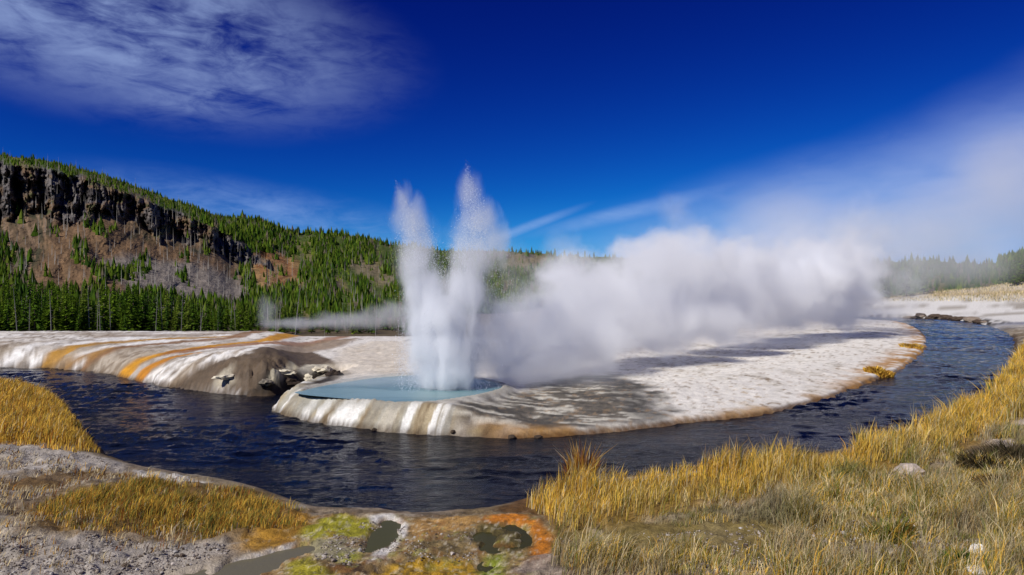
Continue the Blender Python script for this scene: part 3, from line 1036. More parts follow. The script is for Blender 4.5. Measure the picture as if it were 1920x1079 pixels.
def place(kind, x, y, z, s, rz, label, group):
    src, used = (PROTO, used_p) if kind == "pine" else (SNAG, used_s)
    k = random.randrange(len(src))
    o = copy_tree(src[k]) if k in used else src[k]
    used.add(k)
    o.location = (x, y, z)
    o.rotation_euler = (0, 0, rz)
    o.scale = (s * random.uniform(.85, 1.15), s * random.uniform(.85, 1.15), s)
    tag(o, label, "tree" if kind == "pine" else "dead tree", group)
    return o


def ground_z(x, y):
    return float(height(np.array([x]), np.array([y]))[0][0])


def forest_edge():
    n = 0
    tries = 0
    pts = []
    while n < 232 and tries < 9000:
        tries += 1
        y = 78 + 34 * random.random() ** 1.3
        px = random.uniform(-60, 770)
        x = (px - 960) / F * y
        if px > 470 and y < 88:
            continue
        if any((x - a) ** 2 + (y - b) ** 2 < 1.2 for a, b in pts):
            continue
        pts.append((x, y))
        tall = np.interp(px, [-60, 250, 330, 470, 540, 770], [1.25, 1.12, .95, .72, .60, .66])
        s = tall * random.uniform(.55, 1.25) * (y / 85) ** .5
        place("pine", x, y, ground_z(x, y) - .1, s, random.uniform(0, 6.28),
              "young green pine in the dense belt at the foot of the cliff", "pines along the foot of the hill")
        n += 1
    for k in range(46):
        y = random.uniform(76, 100)
        px = random.uniform(-40, 330) if k < 26 else random.uniform(330, 760)
        x = (px - 960) / F * y
        place("snag", x, y, ground_z(x, y) - .1, random.uniform(.7, 1.3), random.uniform(0, 6.28),
              "bare grey dead trunk standing among the young pines", "dead trunks among the pines")
    # conifers at the far right, above the pale slope
    for px, y, s, lab in ((1893, 196, 1.5, 0), (1903, 190, 1.9, 1), (1912, 198, 2.1, 2), (1921, 192, 1.8, 3), (1932, 200, 2.2, 4), (1878, 205, 1.35, 5)):
        x = (px - 960) / F * y
        labs = ["short dark conifer second from the open end of the far right row", "tall dark conifer above the pale far right slope",
                "tallest dark conifer on the far right slope", "dark conifer at the picture edge on the far right slope",
                "dark conifer past the picture edge on the far right slope", "smallest conifer at the open end of the far right row"]
        place("pine", x, y, ground_z(x, y) - .2, s, random.uniform(0, 6), labs[lab], "conifers on the far right slope")
    # misty group behind the steam
    for k in range(22):
        px = random.uniform(1485, 1640) if k < 16 else random.uniform(1640, 1880)
        y = random.uniform(188, 215)
        x = (px - 960) / F * y
        kind = "snag" if k % 3 == 0 else "pine"
        place(kind, x, y, ground_z(x, y) - .2, random.uniform(1.2, 2.1), random.uniform(0, 6),
              "misty conifer standing behind the drifting steam" if kind == "pine" else "misty bare trunk standing behind the drifting steam",
              "trees behind the steam" if kind == "pine" else "bare trunks behind the steam")


forest_edge()


def tiny_forest():
    """the wood on the hill: far too many young trees to count"""
    N = 60000
    px = np.concatenate([RNG.uniform(-150, 780, int(N * .78)), RNG.uniform(780, 2000, N - int(N * .78))])
    t = RNG.uniform(0, 1, N) ** .9
    X, Y, Z, e, cl, c1 = hill_surface(px, t)
    f1 = fbm(px, e * 1.4, 1 / 38., 4, 95)
    left = sm(500, 440, px)
    ct = np.interp(px, CT_X, CT_Y)
    cap = sm(8, -2, e - ct) * left
    dens_r = sm(.36, .56, f1) * .9 + .06
    for Q, w in ((OUTCROP, 8), (OUT2, 8), (OUT3, 8)):
        dens_r = dens_r * (1 - .92 * (1 - sm(-w, w, sdf(px, e, np.array(Q, float)) + (f1 - .5) * 30)))
    foot = sm(552, 582, e + (f1 - .5) * 50)
    dens_l = cap * .9 + foot * 1.0 + (1 - cap) * (1 - foot) * sm(.58, .68, f1) * .35 + sm(70, 0, px) * sm(440, 500, e) * .3
    dens = dens_r * (1 - left) + dens_l * left
    dens = dens * (1 - .85 * (1 - sm(-8, 8, sdf(px, e, np.array(OUTCROP, float)) + (f1 - .5) * 24)))
    dens = np.maximum(dens, sm(.965, .985, t) * .9)
    dens *= (1 - cl * .95)
    keep = RNG.uniform(0, 1, N) < dens
    X, Y, Z, px, t, e = X[keep], Y[keep], Z[keep], px[keep], t[keep], e[keep]
    n = len(X)
    h = RNG.gamma(5, .50, n).clip(1.0, 5.0) * (0.8 + .4 * fbm(px, e, 1 / 30., 3, 97)) * (Y / 300) ** .35 * np.where((t > .9) & (px < 450), .62, 1.0)
    r = h * RNG.uniform(.20, .32, n)
    # two stacked ragged cones of 5 sides
    K = 5
    V = np.zeros((n, 2 * (K + 1), 3), np.float32)
    for tier, (z0, z1, rs) in enumerate(((0.02, .68, 1.0), (.40, 1.0, .62))):
        for k in range(K):
            a = RNG.uniform(0, .9, n) + 2 * math.pi * k / K
            rr = r * rs * RNG.uniform(.6, 1.25, n)
            V[:, tier * 6 + k, 0] = X + np.cos(a) * rr
            V[:, tier * 6 + k, 1] = Y + np.sin(a) * rr
            V[:, tier * 6 + k, 2] = Z + h * (z0 + RNG.uniform(-.05, .05, n)) - .2
        V[:, tier * 6 + K] = np.stack([X + RNG.uniform(-.1, .1, n), Y, Z + h * z1], 1)
    one = []
    for tier in range(2):
        for k in range(K):
            one.append((tier * 6 + k, tier * 6 + (k + 1) % K, tier * 6 + K))
    T = (np.array(one)[None] + (np.arange(n) * 12)[:, None, None]).reshape(-1, 3)
    g = np.array(GREENS)[RNG.integers(0, 4, n)] * RNG.uniform(.5, 1.15, n)[:, None]
    br = RNG.uniform(0, 1, n) < .07
    g[br] = lin(120, 110, 92)
    C = np.repeat(g, 12, 0)
    o = link("forest", mesh_tris("forest", V.reshape(-1, 3), T, C), M_NEEDLE)
    tag(o, "young green forest covering the hillside and its ridge", "forest", kind="stuff")
    # grey trunks still standing on the slopes
    m = 700
    px = RNG.uniform(-100, 1050, m)
    t = RNG.uniform(.02, .98, m)
    X, Y, Z, e, cl, c1 = hill_surface(px, t)
    h = RNG.uniform(4, 7.5, m) * (Y / 300) ** .5
    w = .11
    ln = RNG.uniform(-.05, .05, m) * h
    V = np.stack([np.stack([X - w, Y, Z - .3], 1), np.stack([X + w, Y - .05, Z - .3], 1), np.stack([X, Y + w, Z - .3], 1), np.stack([X + ln, Y, Z + h], 1)], 1).reshape(-1, 3)
    T = (np.array([(0, 1, 3), (1, 2, 3), (2, 0, 3)])[None] + (np.arange(m) * 4)[:, None, None]).reshape(-1, 3)
    o = link("dead_wood", mesh_tris("dead_wood", V, T, np.tile(lin(140, 134, 126), (len(V), 1))), M_BARK)
    tag(o, "thin grey dead trunks scattered over the hillside", "dead trees", kind="stuff")


tiny_forest()


# ------------------------------------------------------------------ grass
def grass_object(name, x, y, hgt, col, label, width=0.008, lean=0.35, seed=1, z=None):
    rng = np.random.default_rng(seed)
    n = len(x)
    if z is None:
        z = height(x, y)[0]
    cl = fbm(x, y, 3.2, 3, 700 + seed)
    hgt = hgt * (0.45 + 1.1 * cl)
    col = col * (0.30 + 1.4 * fbm(x, y, 5.0, 3, 730 + seed))[:, None]
    a = rng.uniform(0, 2 * math.pi, n)
    la = rng.normal(0.3, 1.1, n)
    L = hgt * np.abs(rng.normal(lean, .22, n))
    dx, dy = np.cos(la) * L, np.sin(la) * L
    w = width * rng.uniform(.6, 1.4, n) * np.clip(y / 14, .7, 3)
    wx, wy = np.cos(a) * w, np.sin(a) * w * .6
    V = np.zeros((n, 5, 3), np.float32)
    V[:, 0] = np.stack([x - wx, y - wy, z - .03], 1)
    V[:, 1] = np.stack([x + wx, y + wy, z - .03], 1)
    mx, my, mz = x + dx * .35, y + dy * .35, z + hgt * .6
    V[:, 2] = np.stack([mx - wx * .75, my - wy * .75, mz], 1)
    V[:, 3] = np.stack([mx + wx * .75, my + wy * .75, mz], 1)
    V[:, 4] = np.stack([x + dx, y + dy, z + hgt * np.sqrt(np.clip(1 - (L / hgt) ** 2 * .5, .3, 1))], 1)
    T = (np.array([(0, 1, 3), (0, 3, 2), (2, 3, 4)])[None] + (np.arange(n) * 5)[:, None, None]).reshape(-1, 3)
    C = np.repeat(col[:, None, :], 5, 1)
    o = link(name, mesh_tris(name, V.reshape(-1, 3), T, C.reshape(-1, 3)), M_GRASS)
    tag(o, label, "grass", kind="stuff")
    return o


GOLD, OCHR, TAN, GRN, OLIVE, RUST = lin(236, 196, 84), lin(206, 160, 68), lin(220, 202, 156), lin(112, 122, 58), lin(144, 134, 70), lin(140, 86, 42)


def pick_cols(rng, n, pal, wts):
    k = rng.choice(len(pal), n, p=np.array(wts) / sum(wts))
    return np.array(pal)[k] * rng.uniform(.6, 1.25, n)[:, None]


def scatter_poly(rng, poly, per_m2, cluster=1.2, thresh=0.35, margin=0.0, cap=200000):
    P = np.asarray(poly)
    lo, hi = P.min(0), P.max(0)
    n = min(int((hi - lo).prod() * per_m2), 1600000)
    x, y = rng.uniform(lo[0], hi[0], n), rng.uniform(lo[1], hi[1], n)
    m = inside(x, y, P)
    x, y = x[m], y[m]
    d = sdf(x, y, P)
    f = fbm(x, y, cluster, 4, 301)
    p = sm(thresh - .12, thresh + .12, f) * sm(margin + .05, -.6, d + (f - .5) * 2.0)
    k = rng.uniform(0, 1, len(x)) < p
    x, y = x[k], y[k]
    if len(x) > cap:
        x, y = x[:cap], y[:cap]
    z, riv, far, dF, dN = height(x, y)
    ok = (~riv) & (~far) & (z > .12)
    global RIMFADE
    RIMFADE = np.clip(.35 + np.maximum(-sdf(x, y, P), 0) / .8, .35, 1)[ok]
    return x[ok], y[ok], dN[ok]


def build_grass():
    rng = np.random.default_rng(5)
    # tall golden belt along the near bank, right of the springs
    belt = HP([(985, 950), (1090, 915), (1200, 906), (1400, 886), (1550, 860), (1650, 832), (1760, 797), (1850, 750), (1896, 695), (1925, 655), (2010, 700),
               (2000, 760), (1860, 812), (1760, 850), (1600, 892), (1400, 940), (1200, 975), (1080, 1000), (1030, 990)])
    x, y, dN = scatter_poly(rng, belt, 620, 1.0, .30, .3, 130000)
    f = fbm(x, y, .7, 3, 311)
    h = (0.30 + .34 * sm(.3, .7, f)) * rng.uniform(.6, 1.25, len(x)) * (1 - .45 * sm(2.0, 4.5, dN))
    h *= np.where(y < 12.2, .75, 1.0) * np.interp(y, [10, 20, 30, 60], [1, 1, 1.1, 1.5])
    c = pick_cols(rng, len(x), [GOLD, OCHR, TAN, OLIVE, GRN], [5, 3, 1.6, 1.2, .5])
    gm = sm(1.4, 4.0, dN + (f - .5) * 2)[:, None] * .75 * (y < 22)[:, None]
    c = c * (1 - gm) + pick_cols(rng, len(x), [OLIVE, GRN, TAN], [3, 1.6, 2.2]) * gm
    grass_object("grass", x, y, h, c, "tall golden grass belt along the near river bank", seed=21)
    # lower, thinner turf inland
    turf = HP([(1030, 990), (1200, 970), (1400, 935), (1600, 885), (1760, 845), (1900, 800), (2100, 800), (2150, 1000), (2000, 1150), (1500, 1200), (1000, 1180), (1030, 1060)])
    x, y, dN = scatter_poly(rng, turf, 1700, .9, .51, .3, 130000)
    f = fbm(x, y, 1.1, 4, 312)
    h = (0.09 + .30 * sm(.42, .66, f)) * rng.uniform(.5, 1.4, len(x))
    c = pick_cols(rng, len(x), [OLIVE, TAN, GRN, OCHR, GOLD], [2.0, 3.6, 1.4, 1.2, 1.0])
    gr = sm(.48, .66, fbm(x, y, .75, 4, 316))[:, None] * .85
    c = c * (1 - gr) + pick_cols(rng, len(x), [GRN, OLIVE, lin(92, 86, 52)], [2.4, 2, 1.6]) * gr
    gp = sm(.55, .7, fbm(x, y, 1.3, 4, 317))[:, None] * .5
    c = c * (1 - gp) + pick_cols(rng, len(x), [lin(176, 162, 140), lin(150, 134, 116)], [1, 1]) * gp
    grass_object("grass", x, y, h, c, "short mixed green and straw turf on the grey near bank", .0065, .6, 22)
    # left bank
    lb = HP([(-260, 702), (0, 716), (60, 726), (100, 746), (140, 786), (192, 852), (150, 850), (60, 838), (-260, 830)])
    x, y, dN = scatter_poly(rng, lb, 420, .7, .30, .25, 52000)
    h = rng.uniform(.16, .40, len(x)) * (0.7 + .9 * fbm(x, y, .8, 3, 313))
    h *= RIMFADE
    c = pick_cols(rng, len(x), [GOLD, OCHR, OLIVE, RUST, TAN], [4, 4, 1.5, 1, .7])
    grass_object("grass", x, y, h, c, "dense golden brown grass on the left bank bend", seed=23)
    lm = HP([(60, 962), (130, 918), (300, 907), (470, 918), (578, 955), (575, 985), (545, 1000), (430, 1012), (250, 1006), (90, 992)])
    x, y, dN = scatter_poly(rng, lm, 1100, 1.1, .33, .2, 62000)
    f = fbm(x, y, 1.2, 3, 314)
    h = rng.uniform(.10, .27, len(x)) * (0.6 + .9 * f)
    h *= RIMFADE
    c = pick_cols(rng, len(x), [OCHR, OLIVE, GRN, RUST, GOLD], [3, 2.6, 1.6, 1.4, 1.6])
    grass_object("grass", x, y, h, c, "low ochre and olive grass patch left of the springs", .007, .5, 24)
    # sparse straw over the grey soil
    sp = HP([(-200, 1200), (-200, 840), (60, 850), (240, 885), (420, 905), (560, 1000), (420, 1030), (200, 1080), (0, 1200)])
    x, y, dN = scatter_poly(rng, sp, 260, 1.6, .47, .1, 40000)
    h = rng.uniform(.04, .18, len(x))
    c = pick_cols(rng, len(x), [TAN, OCHR, RUST, lin(170, 160, 146)], [3, 1.5, 1, 2.5])
    grass_object("grass", x, y, h, c, "sparse dry straw on the grey crust at lower left", .009, .8, 25)
    # far bits: tan grass on the right slope
    x = rng.uniform(95, 190, 26000)
    y = rng.uniform(120, 230, 26000)
    z, riv, far, dF, dN = height(x, y)
    f = fbm(x, y, .08, 4, 315)
    k = (~riv) & (~far) & (z > 3.4) & (z < 9) & (f + .2 * sm(3.4, 5, z) > .52)
    x, y, z = x[k], y[k], z[k]
    grass_object("grass", x, y, rng.uniform(.3, .7, len(x)), pick_cols(rng, len(x), [TAN, OLIVE], [3, 1]), "straw coloured grass strip on the far right slope", .02, .4, 26, z)


build_grass()


def tuft_plant(name, px, py, n, hgt, spread, pal, wts, label, cat, seed, width=.012, lean=.5):
    rng = np.random.default_rng(seed)
    X, Y, Z = hit(px, py)
    a, r = rng.uniform(0, 6.28, n), spread * np.sqrt(rng.uniform(0, 1, n))
    x, y = np.cos(a) * r, np.sin(a) * r
    z = height(x + X, y + Y)[0] - Z
    z = np.maximum(z, -.15)
    h = hgt * rng.uniform(.4, 1.1, n) * (1 - .5 * (r / spread) ** 2)
    L = h * np.abs(rng.normal(lean, .25, n))
    la = a + rng.normal(0, .6, n)
    dx, dy = np.cos(la) * L, np.sin(la) * L
    w = width * rng.uniform(.6, 1.4, n)
    b = rng.uniform(0, 6.28, n)
    wx, wy = np.cos(b) * w, np.sin(b) * w
    V = np.stack([np.stack([x - wx, y - wy, z - .03], 1), np.stack([x + wx, y + wy, z - .03], 1),
                  np.stack([x + dx * .4 - wx, y + dy * .4 - wy, z + h * .6], 1), np.stack([x + dx * .4 + wx, y + dy * .4 + wy, z + h * .6], 1),
                  np.stack([x + dx, y + dy, z + h], 1)], 1).reshape(-1, 3)
    T = (np.array([(0, 1, 3), (0, 3, 2), (2, 3, 4)])[None] + (np.arange(n) * 5)[:, None, None]).reshape(-1, 3)
    C = np.repeat(pick_cols(rng, n, pal, wts)[:, None], 5, 1).reshape(-1, 3)
    o = link(name, mesh_tris(name, V, T, C), M_GRASS)
    o.location = (X, Y, Z)
    return tag(o, label, cat)


tuft_plant("dry_weed", 1088, 905, 420, 0.95, .30, [RUST, OCHR, TAN], [3, 2, 1], "tall rust brown weed clump rising over the golden grass", "weed", 1, .008, .22)
tuft_plant("green_tuft", 1795, 1062, 420, 0.22, .16, [lin(58, 96, 24), lin(84, 120, 34)], [2, 1], "bright green tuft beside the small white stone", "plant", 2)
tuft_plant("grass_clump", 1648, 702, 1300, 0.38, .7, [OCHR, RUST, GOLD], [3, 1, 2], "round orange grass clump at the edge of the white flat", "grass clump", 3, .03, .7)
tuft_plant("grass_clump", 1708, 652, 900, 0.40, .8, [OCHR, GOLD, TAN], [3, 2, 1], "pale orange grass clump on the far tip of the white flat", "grass clump", 4, .03, .7)
tuft_plant("grass_clump", 1670, 1012, 600, 0.33, .30, [OLIVE, GRN, OCHR], [2, 2, 1], "olive green clump in the turf below the grey rock", "grass clump", 5)
tuft_plant("dark_shrub", 1858, 880, 900, 0.42, .55, [lin(84, 72, 50), lin(104, 90, 64), lin(64, 62, 42)], [2, 2, 1], "dark brown shrub beneath the bare grey patch, nearest the grass", "shrub", 6, .014, .7)
tuft_plant("dark_shrub", 1905, 868, 900, 0.45, .6, [lin(80, 70, 50), lin(98, 86, 62), lin(60, 60, 40)], [2, 2, 1], "dark brown shrub at the picture edge under the bare grey patch", "shrub", 7, .014, .7)
tuft_plant("dark_shrub", 1890, 920, 800, 0.36, .5, [lin(98, 74, 44), lin(114, 90, 56), lin(66, 62, 40)], [2, 2, 1], "lowest reddish brown shrub at the picture edge", "shrub", 8, .014, .7)


# ------------------------------------------------------------------ stones
def ico(sub):
    import bmesh
    bm = bmesh.new()
    bmesh.ops.create_icosphere(bm, subdivisions=sub, radius=1)
    bm.verts.ensure_lookup_table()
    V = np.array([v.co[:] for v in bm.verts])
    T = np.array([[v.index for v in f.verts] for f in bm.faces])
    bm.free()
    return V, T


ICO1, ICO2, ICO3, ICO4 = ico(1), ico(2), ico(3), ico(4)


def rock(name, px, py, size, colr, label, cat="rock", seed=1, lift=0.25, mat=None, group=None):
    V, T = ICO3
    d = V + seed * 3.7
    n = fbm(d[:, 0] + d[:, 2] * .7, d[:, 1] - d[:, 2] * .6, 1.1, 4, seed) - .5
    n2 = fbm(d[:, 0] - d[:, 1], d[:, 2] + d[:, 1] * .3, 3.2, 3, seed + 9) - .5
    if cat == 'crust':
        n, n2 = n * 1.5, n2 * 2.2
    P = V * (1 + .8 * n + .35 * n2)[:, None] * np.array(size)
    X, Y, Z = hit(px, py)
    C = np.asarray(colr)[None] * (.75 + .6 * (n2 + .5))[:, None]
    o = link(name, mesh_tris(name, P, T, C, False), mat or M_ROCK)
    o.location = (X, Y, Z + size[2] * lift)
    o.rotation_euler = (0, 0, seed * 1.3)
    return tag(o, label, cat, group)


rock("rock", 1706, 904, (.26, .19, .20), lin(168, 154, 142), "pale grey rock lying in the straw turf above the green clump", seed=2, lift=.8)
rock("rock", 1678, 910, (.14, .12, .13), lin(96, 84, 76), "small dark stone against the pale grey turf rock", seed=12, lift=.7)
rock("rock", 1832, 1050, (.07, .10, .12), lin(214, 212, 210), "upright white stone beside the bright green tuft", seed=3, lift=.7)
rock("rock", 1826, 1076, (.10, .10, .05), lin(200, 198, 196), "flat white stone at the foot of the upright white one", seed=4, lift=.6)
for k, (px, py, s, lab) in enumerate(((702, 806, .11, "small dark stone at the water under the striped pool rim"),
                                      (960, 821, .15, "dark waterline stone midway along the grey apron"),
                                      (1010, 821, .14, "smaller dark waterline stone next to the midway one on the apron"),
                                      (850, 816, .12, "tiny dark stone where the striped rim meets the apron"))):
    rock("waterline_stone", px, py + 1, (s * .9, s * .7, s * .55), lin(64, 52, 40), lab, "stone", 20 + k, .1, group="dark stones along the waterline")
for k, (px, py, sx, sz, lab) in enumerate(((602, 693, .75, .15, "broad white crust knob on top of the dark ledge end"),
                                           (532, 700, .62, .14, "long white crust knob on the dark ledge, pool side of the forked crust"),
                                           (425, 712, .55, .11, "white forked crust low on the brown mound"),
                                           (575, 712, .40, .22, "dark brown lump under the broad white knob"),
                                           (628, 704, .40, .22, "dark lump at the tip of the brown mound ledge"),
                                           (500, 726, .50, .14, "grey crusted lump at the waterline of the brown mound"),
                                           (545, 722, .38, .20, "blackish lump overhanging the notch by the pool rim"))):
    colr = lin(206, 196, 172) if "white" in lab else lin(120, 112, 98) if "grey" in lab else lin(58, 46, 36)
    rock("sinter_knob", px, py, (sx, sx * .6, sz), colr, lab, "crust", 40 + k, -.25)
rng_ = random.Random(4)
for k in range(16):
    px = 1705 + k * 9.5 + rng_.uniform(-4, 4)
    py = float(np.interp(px, [1700, 1790, 1850], [596.5, 600, 608])) - rng_.uniform(-.5, 3.0)
    s = rng_.uniform(.35, .9)
    rock("bank_rock", px, py, (s * 1.6, s, s * .7), lin(78, 64, 52) if k % 3 else lin(128, 114, 100), "dark rock along the far river bend under the pale slope", "rock", 60 + k, .2, group="dark rocks along the far bend")


def crumbs():
    """loose crumbs of grey crust on the near bank"""
    rng = np.random.default_rng(77)
    x, y = [], []
    for P, n in ((HP([(-100, 1010), (200, 1008), (430, 1012), (430, 1040), (200, 1100), (-100, 1120)]), 3200),
                 (HP([(-60, 832), (120, 840), (240, 880), (120, 890), (-60, 900)]), 2300),
                 (HP([(600, 1000), (700, 975), (760, 990), (740, 1040), (640, 1060), (560, 1060)]), 700),
                 (HP([(760, 1010), (880, 1000), (900, 1060), (760, 1060)]), 250),
                 (HP([(1050, 1010), (1500, 990), (1900, 940), (1990, 1100), (1100, 1130)]), 4200)):
        lo, hi = P.min(0), P.max(0)
        a, b = rng.uniform(lo[0], hi[0], n * 3), rng.uniform(lo[1], hi[1], n * 3)
        m = inside(a, b, P) & (fbm(a, b, 2.0, 3, 401) > .45)
        x.append(a[m][:n])
        y.append(b[m][:n])
    x, y = np.concatenate(x), np.concatenate(y)
    z = height(x, y)[0]
    V0, T0 = ICO1
    T0 = np.array(T0)
    n = len(x)
    s = rng.gamma(2.0, .0035, n) + .0035
    sc = s[:, None] * rng.uniform(.6, 1.4, (n, 3)) * np.array([1, 1, .7])
    jit = rng.uniform(.7, 1.3, (n, len(V0)))
    V = V0[None] * jit[:, :, None] * sc[:, None, :] + np.stack([x, y, z + s * .3], 1)[:, None, :]
    T = (T0[None] + (np.arange(n) * len(V0))[:, None, None]).reshape(-1, 3)
    pal = np.array([lin(168, 158, 148), lin(138, 126, 114), lin(98, 84, 70), lin(190, 184, 176)])
    C = np.repeat(pal[rng.choice(4, n, p=[.35, .35, .2, .1])] * rng.uniform(.7, 1.15, n)[:, None], len(V0), 0)
    o = link("gravel", mesh_tris("gravel", V.reshape(-1, 3), T, C), M_ROCK)
    tag(o, "loose grey crumbs of crust strewn over the near bank", "gravel", kind="stuff")


crumbs()


# ------------------------------------------------------------------ geyser and steam
def at_depth(px, py, Y):
    return np.array([(px - 960) / F * Y, Y, H - (py - HZ) / F * Y])


GY = 25.5


def ellipsoid_hull(name, blobs, margin, voxel):
    Vs, Ts, o = [], [], 0
    V, T = ICO3
    for c, r in blobs:
        Vs.append(V * (np.array(r) * margin) + c)
        Ts.append(T + o)
        o += len(V)
    me = mesh_tris(name, np.vstack(Vs), np.vstack(Ts))
    ob = bpy.data.objects.new(name, me)
    COL.objects.link(ob)
    md = ob.modifiers.new("r", "REMESH")
    md.mode = "VOXEL"
    md.voxel_size = voxel
    dg = bpy.context.evaluated_depsgraph_get()
    me2 = bpy.data.meshes.new_from_object(ob.evaluated_get(dg))
    bpy.data.objects.remove(ob)
    me2.name = name
    return me2


def blob_field(nt, P, blobs, k=0.25):
    f = None
    for c, r in blobs:
        d = nt.vmath("MULTIPLY", nt.vmath("SUBTRACT", P, tuple(c)), tuple(1.0 / np.array(r)))
        g = nt.math("SUBTRACT", 1.0, nt.vmath("LENGTH", d, out=1))
        if f is None:
            f = g
        else:
            f = nt.math("SMOOTH_MAX", f, g, k)
    return f


def mat_steam(name, blobs, density, scale, amp, lo, hi, color=(.992, .994, 1.0), detail=4, surface=False, aniso=0.0, power=1.0, stretch=None, zfade=None, rough=0.58):
    m, nt, out = mat_new(name)
    tc = nt.node("ShaderNodeTexCoord")
    P = tc.outputs["Object"]
    f = blob_field(nt, P, blobs)
    n = nt.noise(P if stretch is None else nt.mapping(P, scale=stretch), scale, detail, rough, 0.35)
    f = nt.math("ADD", f, nt.math("MULTIPLY", nt.math("SUBTRACT", n, .5), amp))
    d = nt.mapr(f, lo, hi, 0.0, 1.0)
    if power != 1.0:
        d = nt.math("POWER", d, power)
    d = nt.math("MULTIPLY", d, density)
    if zfade:
        sp = nt.node("ShaderNodeSeparateXYZ")
        nt.l.new(P, sp.inputs[0])
        d = nt.math("MULTIPLY", d, nt.mapr(sp.outputs[2], zfade[0], zfade[1], 1.0, zfade[2]))
    v = nt.node("ShaderNodeVolumePrincipled")
    v.inputs["Color"].default_value = color + (1,)
    v.inputs["Anisotropy"].default_value = aniso
    nt.l.new(d, v.inputs["Density"])
    nt.l.new(v.outputs[0], out.inputs["Volume"])
    if surface:
        tr = nt.node("ShaderNodeBsdfTransparent")
        df = nt.node("ShaderNodeBsdfTranslucent")
        mx = nt.node("ShaderNodeMixShader")
        mx.inputs[0].default_value = 0.004
        nt.l.new(tr.outputs[0], mx.inputs[1])
        nt.l.new(df.outputs[0], mx.inputs[2])
        nt.l.new(mx.outputs[0], out.inputs["Surface"])
    return m


def B(px, py, rx, ry, Y, rd=None):
    k = Y / F
    return at_depth(px, py, Y), (rx * k, (rd if rd else rx * .8) * k, ry * k)


def steam(name, blobs, label, density, scale, amp, lo, hi, margin, voxel, **kw):
    me = ellipsoid_hull(name, blobs, margin, voxel)
    o = link(name, me, mat_steam(name, blobs, density, scale, amp, lo, hi, **kw))
    tag(o, label, "steam", kind="stuff")
    return o


CLOUD = [B(1530, 515, 90, 70, 60), B(1455, 540, 90, 75, 54), B(1375, 535, 90, 75, 47), B(1290, 490, 90, 60, 40), B(925, 600, 60, 70, 27), B(955, 665, 95, 80, 28), B(1040, 560, 80, 75, 31), B(935, 650, 75, 75, 27.5), B(1000, 610, 85, 70, 29), B(1010, 675, 110, 50, 30), B(1090, 640, 110, 75, 32), B(1085, 555, 80, 80, 33), B(1160, 560, 110, 85, 35), B(1215, 505, 85, 70, 36),
         B(1230, 600, 120, 75, 38), B(1310, 520, 85, 60, 41), B(1330, 580, 110, 75, 43), B(1420, 560, 80, 60, 50), B(1480, 575, 80, 45, 58),
         B(1570, 550, 80, 75, 64), B(1600, 505, 60, 60, 66), B(1250, 462, 60, 40, 39), B(1055, 520, 60, 50, 33), B(1390, 500, 70, 50, 46), B(1500, 520, 60, 50, 58)]
steam("steam_cloud", CLOUD, "billowing white steam cloud rolling away beside the geyser", 1.4, .55, 2.0, -.12, .72, 1.3, .45, detail=8, rough=.62, surface=True)
WISP = [B(1690, 530, 75, 75, 70), B(1660, 590, 60, 30, 68), B(720, 716, 120, 26, 26.5), B(1080, 700, 120, 40, 28), B(1272, 402, 46, 50, 41), B(1300, 450, 60, 50, 42), B(1400, 470, 80, 55, 48), B(1500, 470, 90, 60, 60), B(1050, 470, 60, 40, 34), B(960, 520, 50, 90, 29), B(1620, 440, 80, 70, 68), B(1450, 640, 140, 22, 50, 60)]
steam("steam_wisp", WISP, "thin ragged wisps of steam above the dense white cloud", .22, .5, 1.9, -.05, 1.0, 1.3, .6, detail=6, rough=.62)
VEIL = [B(1640, 460, 170, 110, 74, 100), B(1760, 440, 140, 120, 80, 100), B(1480, 430, 150, 90, 60, 90), B(1810, 500, 110, 60, 82, 90), B(1610, 590, 110, 24, 78, 60), B(1400, 640, 150, 18, 55, 60), B(1880, 360, 130, 150, 84, 90), B(1990, 420, 120, 130, 86, 90)]
steam("steam_veil", VEIL, "thin grey steam veil hanging over the far end of the flat", .13, .07, .8, -.05, 1.0, 1.2, 1.2, detail=5)
LOW = [B(500, 585, 25, 40, 74, 20), B(560, 607, 90, 14, 72, 40), B(660, 602, 110, 22, 70, 40), B(740, 590, 70, 32, 69, 40)]
steam("ground_steam", LOW, "low bluish steam drifting along the back edge of the terrace", .32, .5, 1.0, .0, .8, 1.2, .8, detail=3)

# fountain: mist body
JETS = [B(832, 700, 62, 50, GY, 56), B(830, 650, 68, 66, GY, 60), B(828, 595, 74, 62, GY, 60), B(796, 540, 48, 66, GY, 40), B(780, 480, 48, 70, GY, 38), B(772, 420, 46, 56, GY, 32), B(756, 378, 22, 42, GY, 18),
        B(872, 540, 48, 66, GY, 40), B(888, 470, 56, 72, GY, 38), B(896, 415, 52, 54, GY, 34), B(878, 362, 34, 52, GY, 24), B(925, 455, 36, 56, GY, 30)]


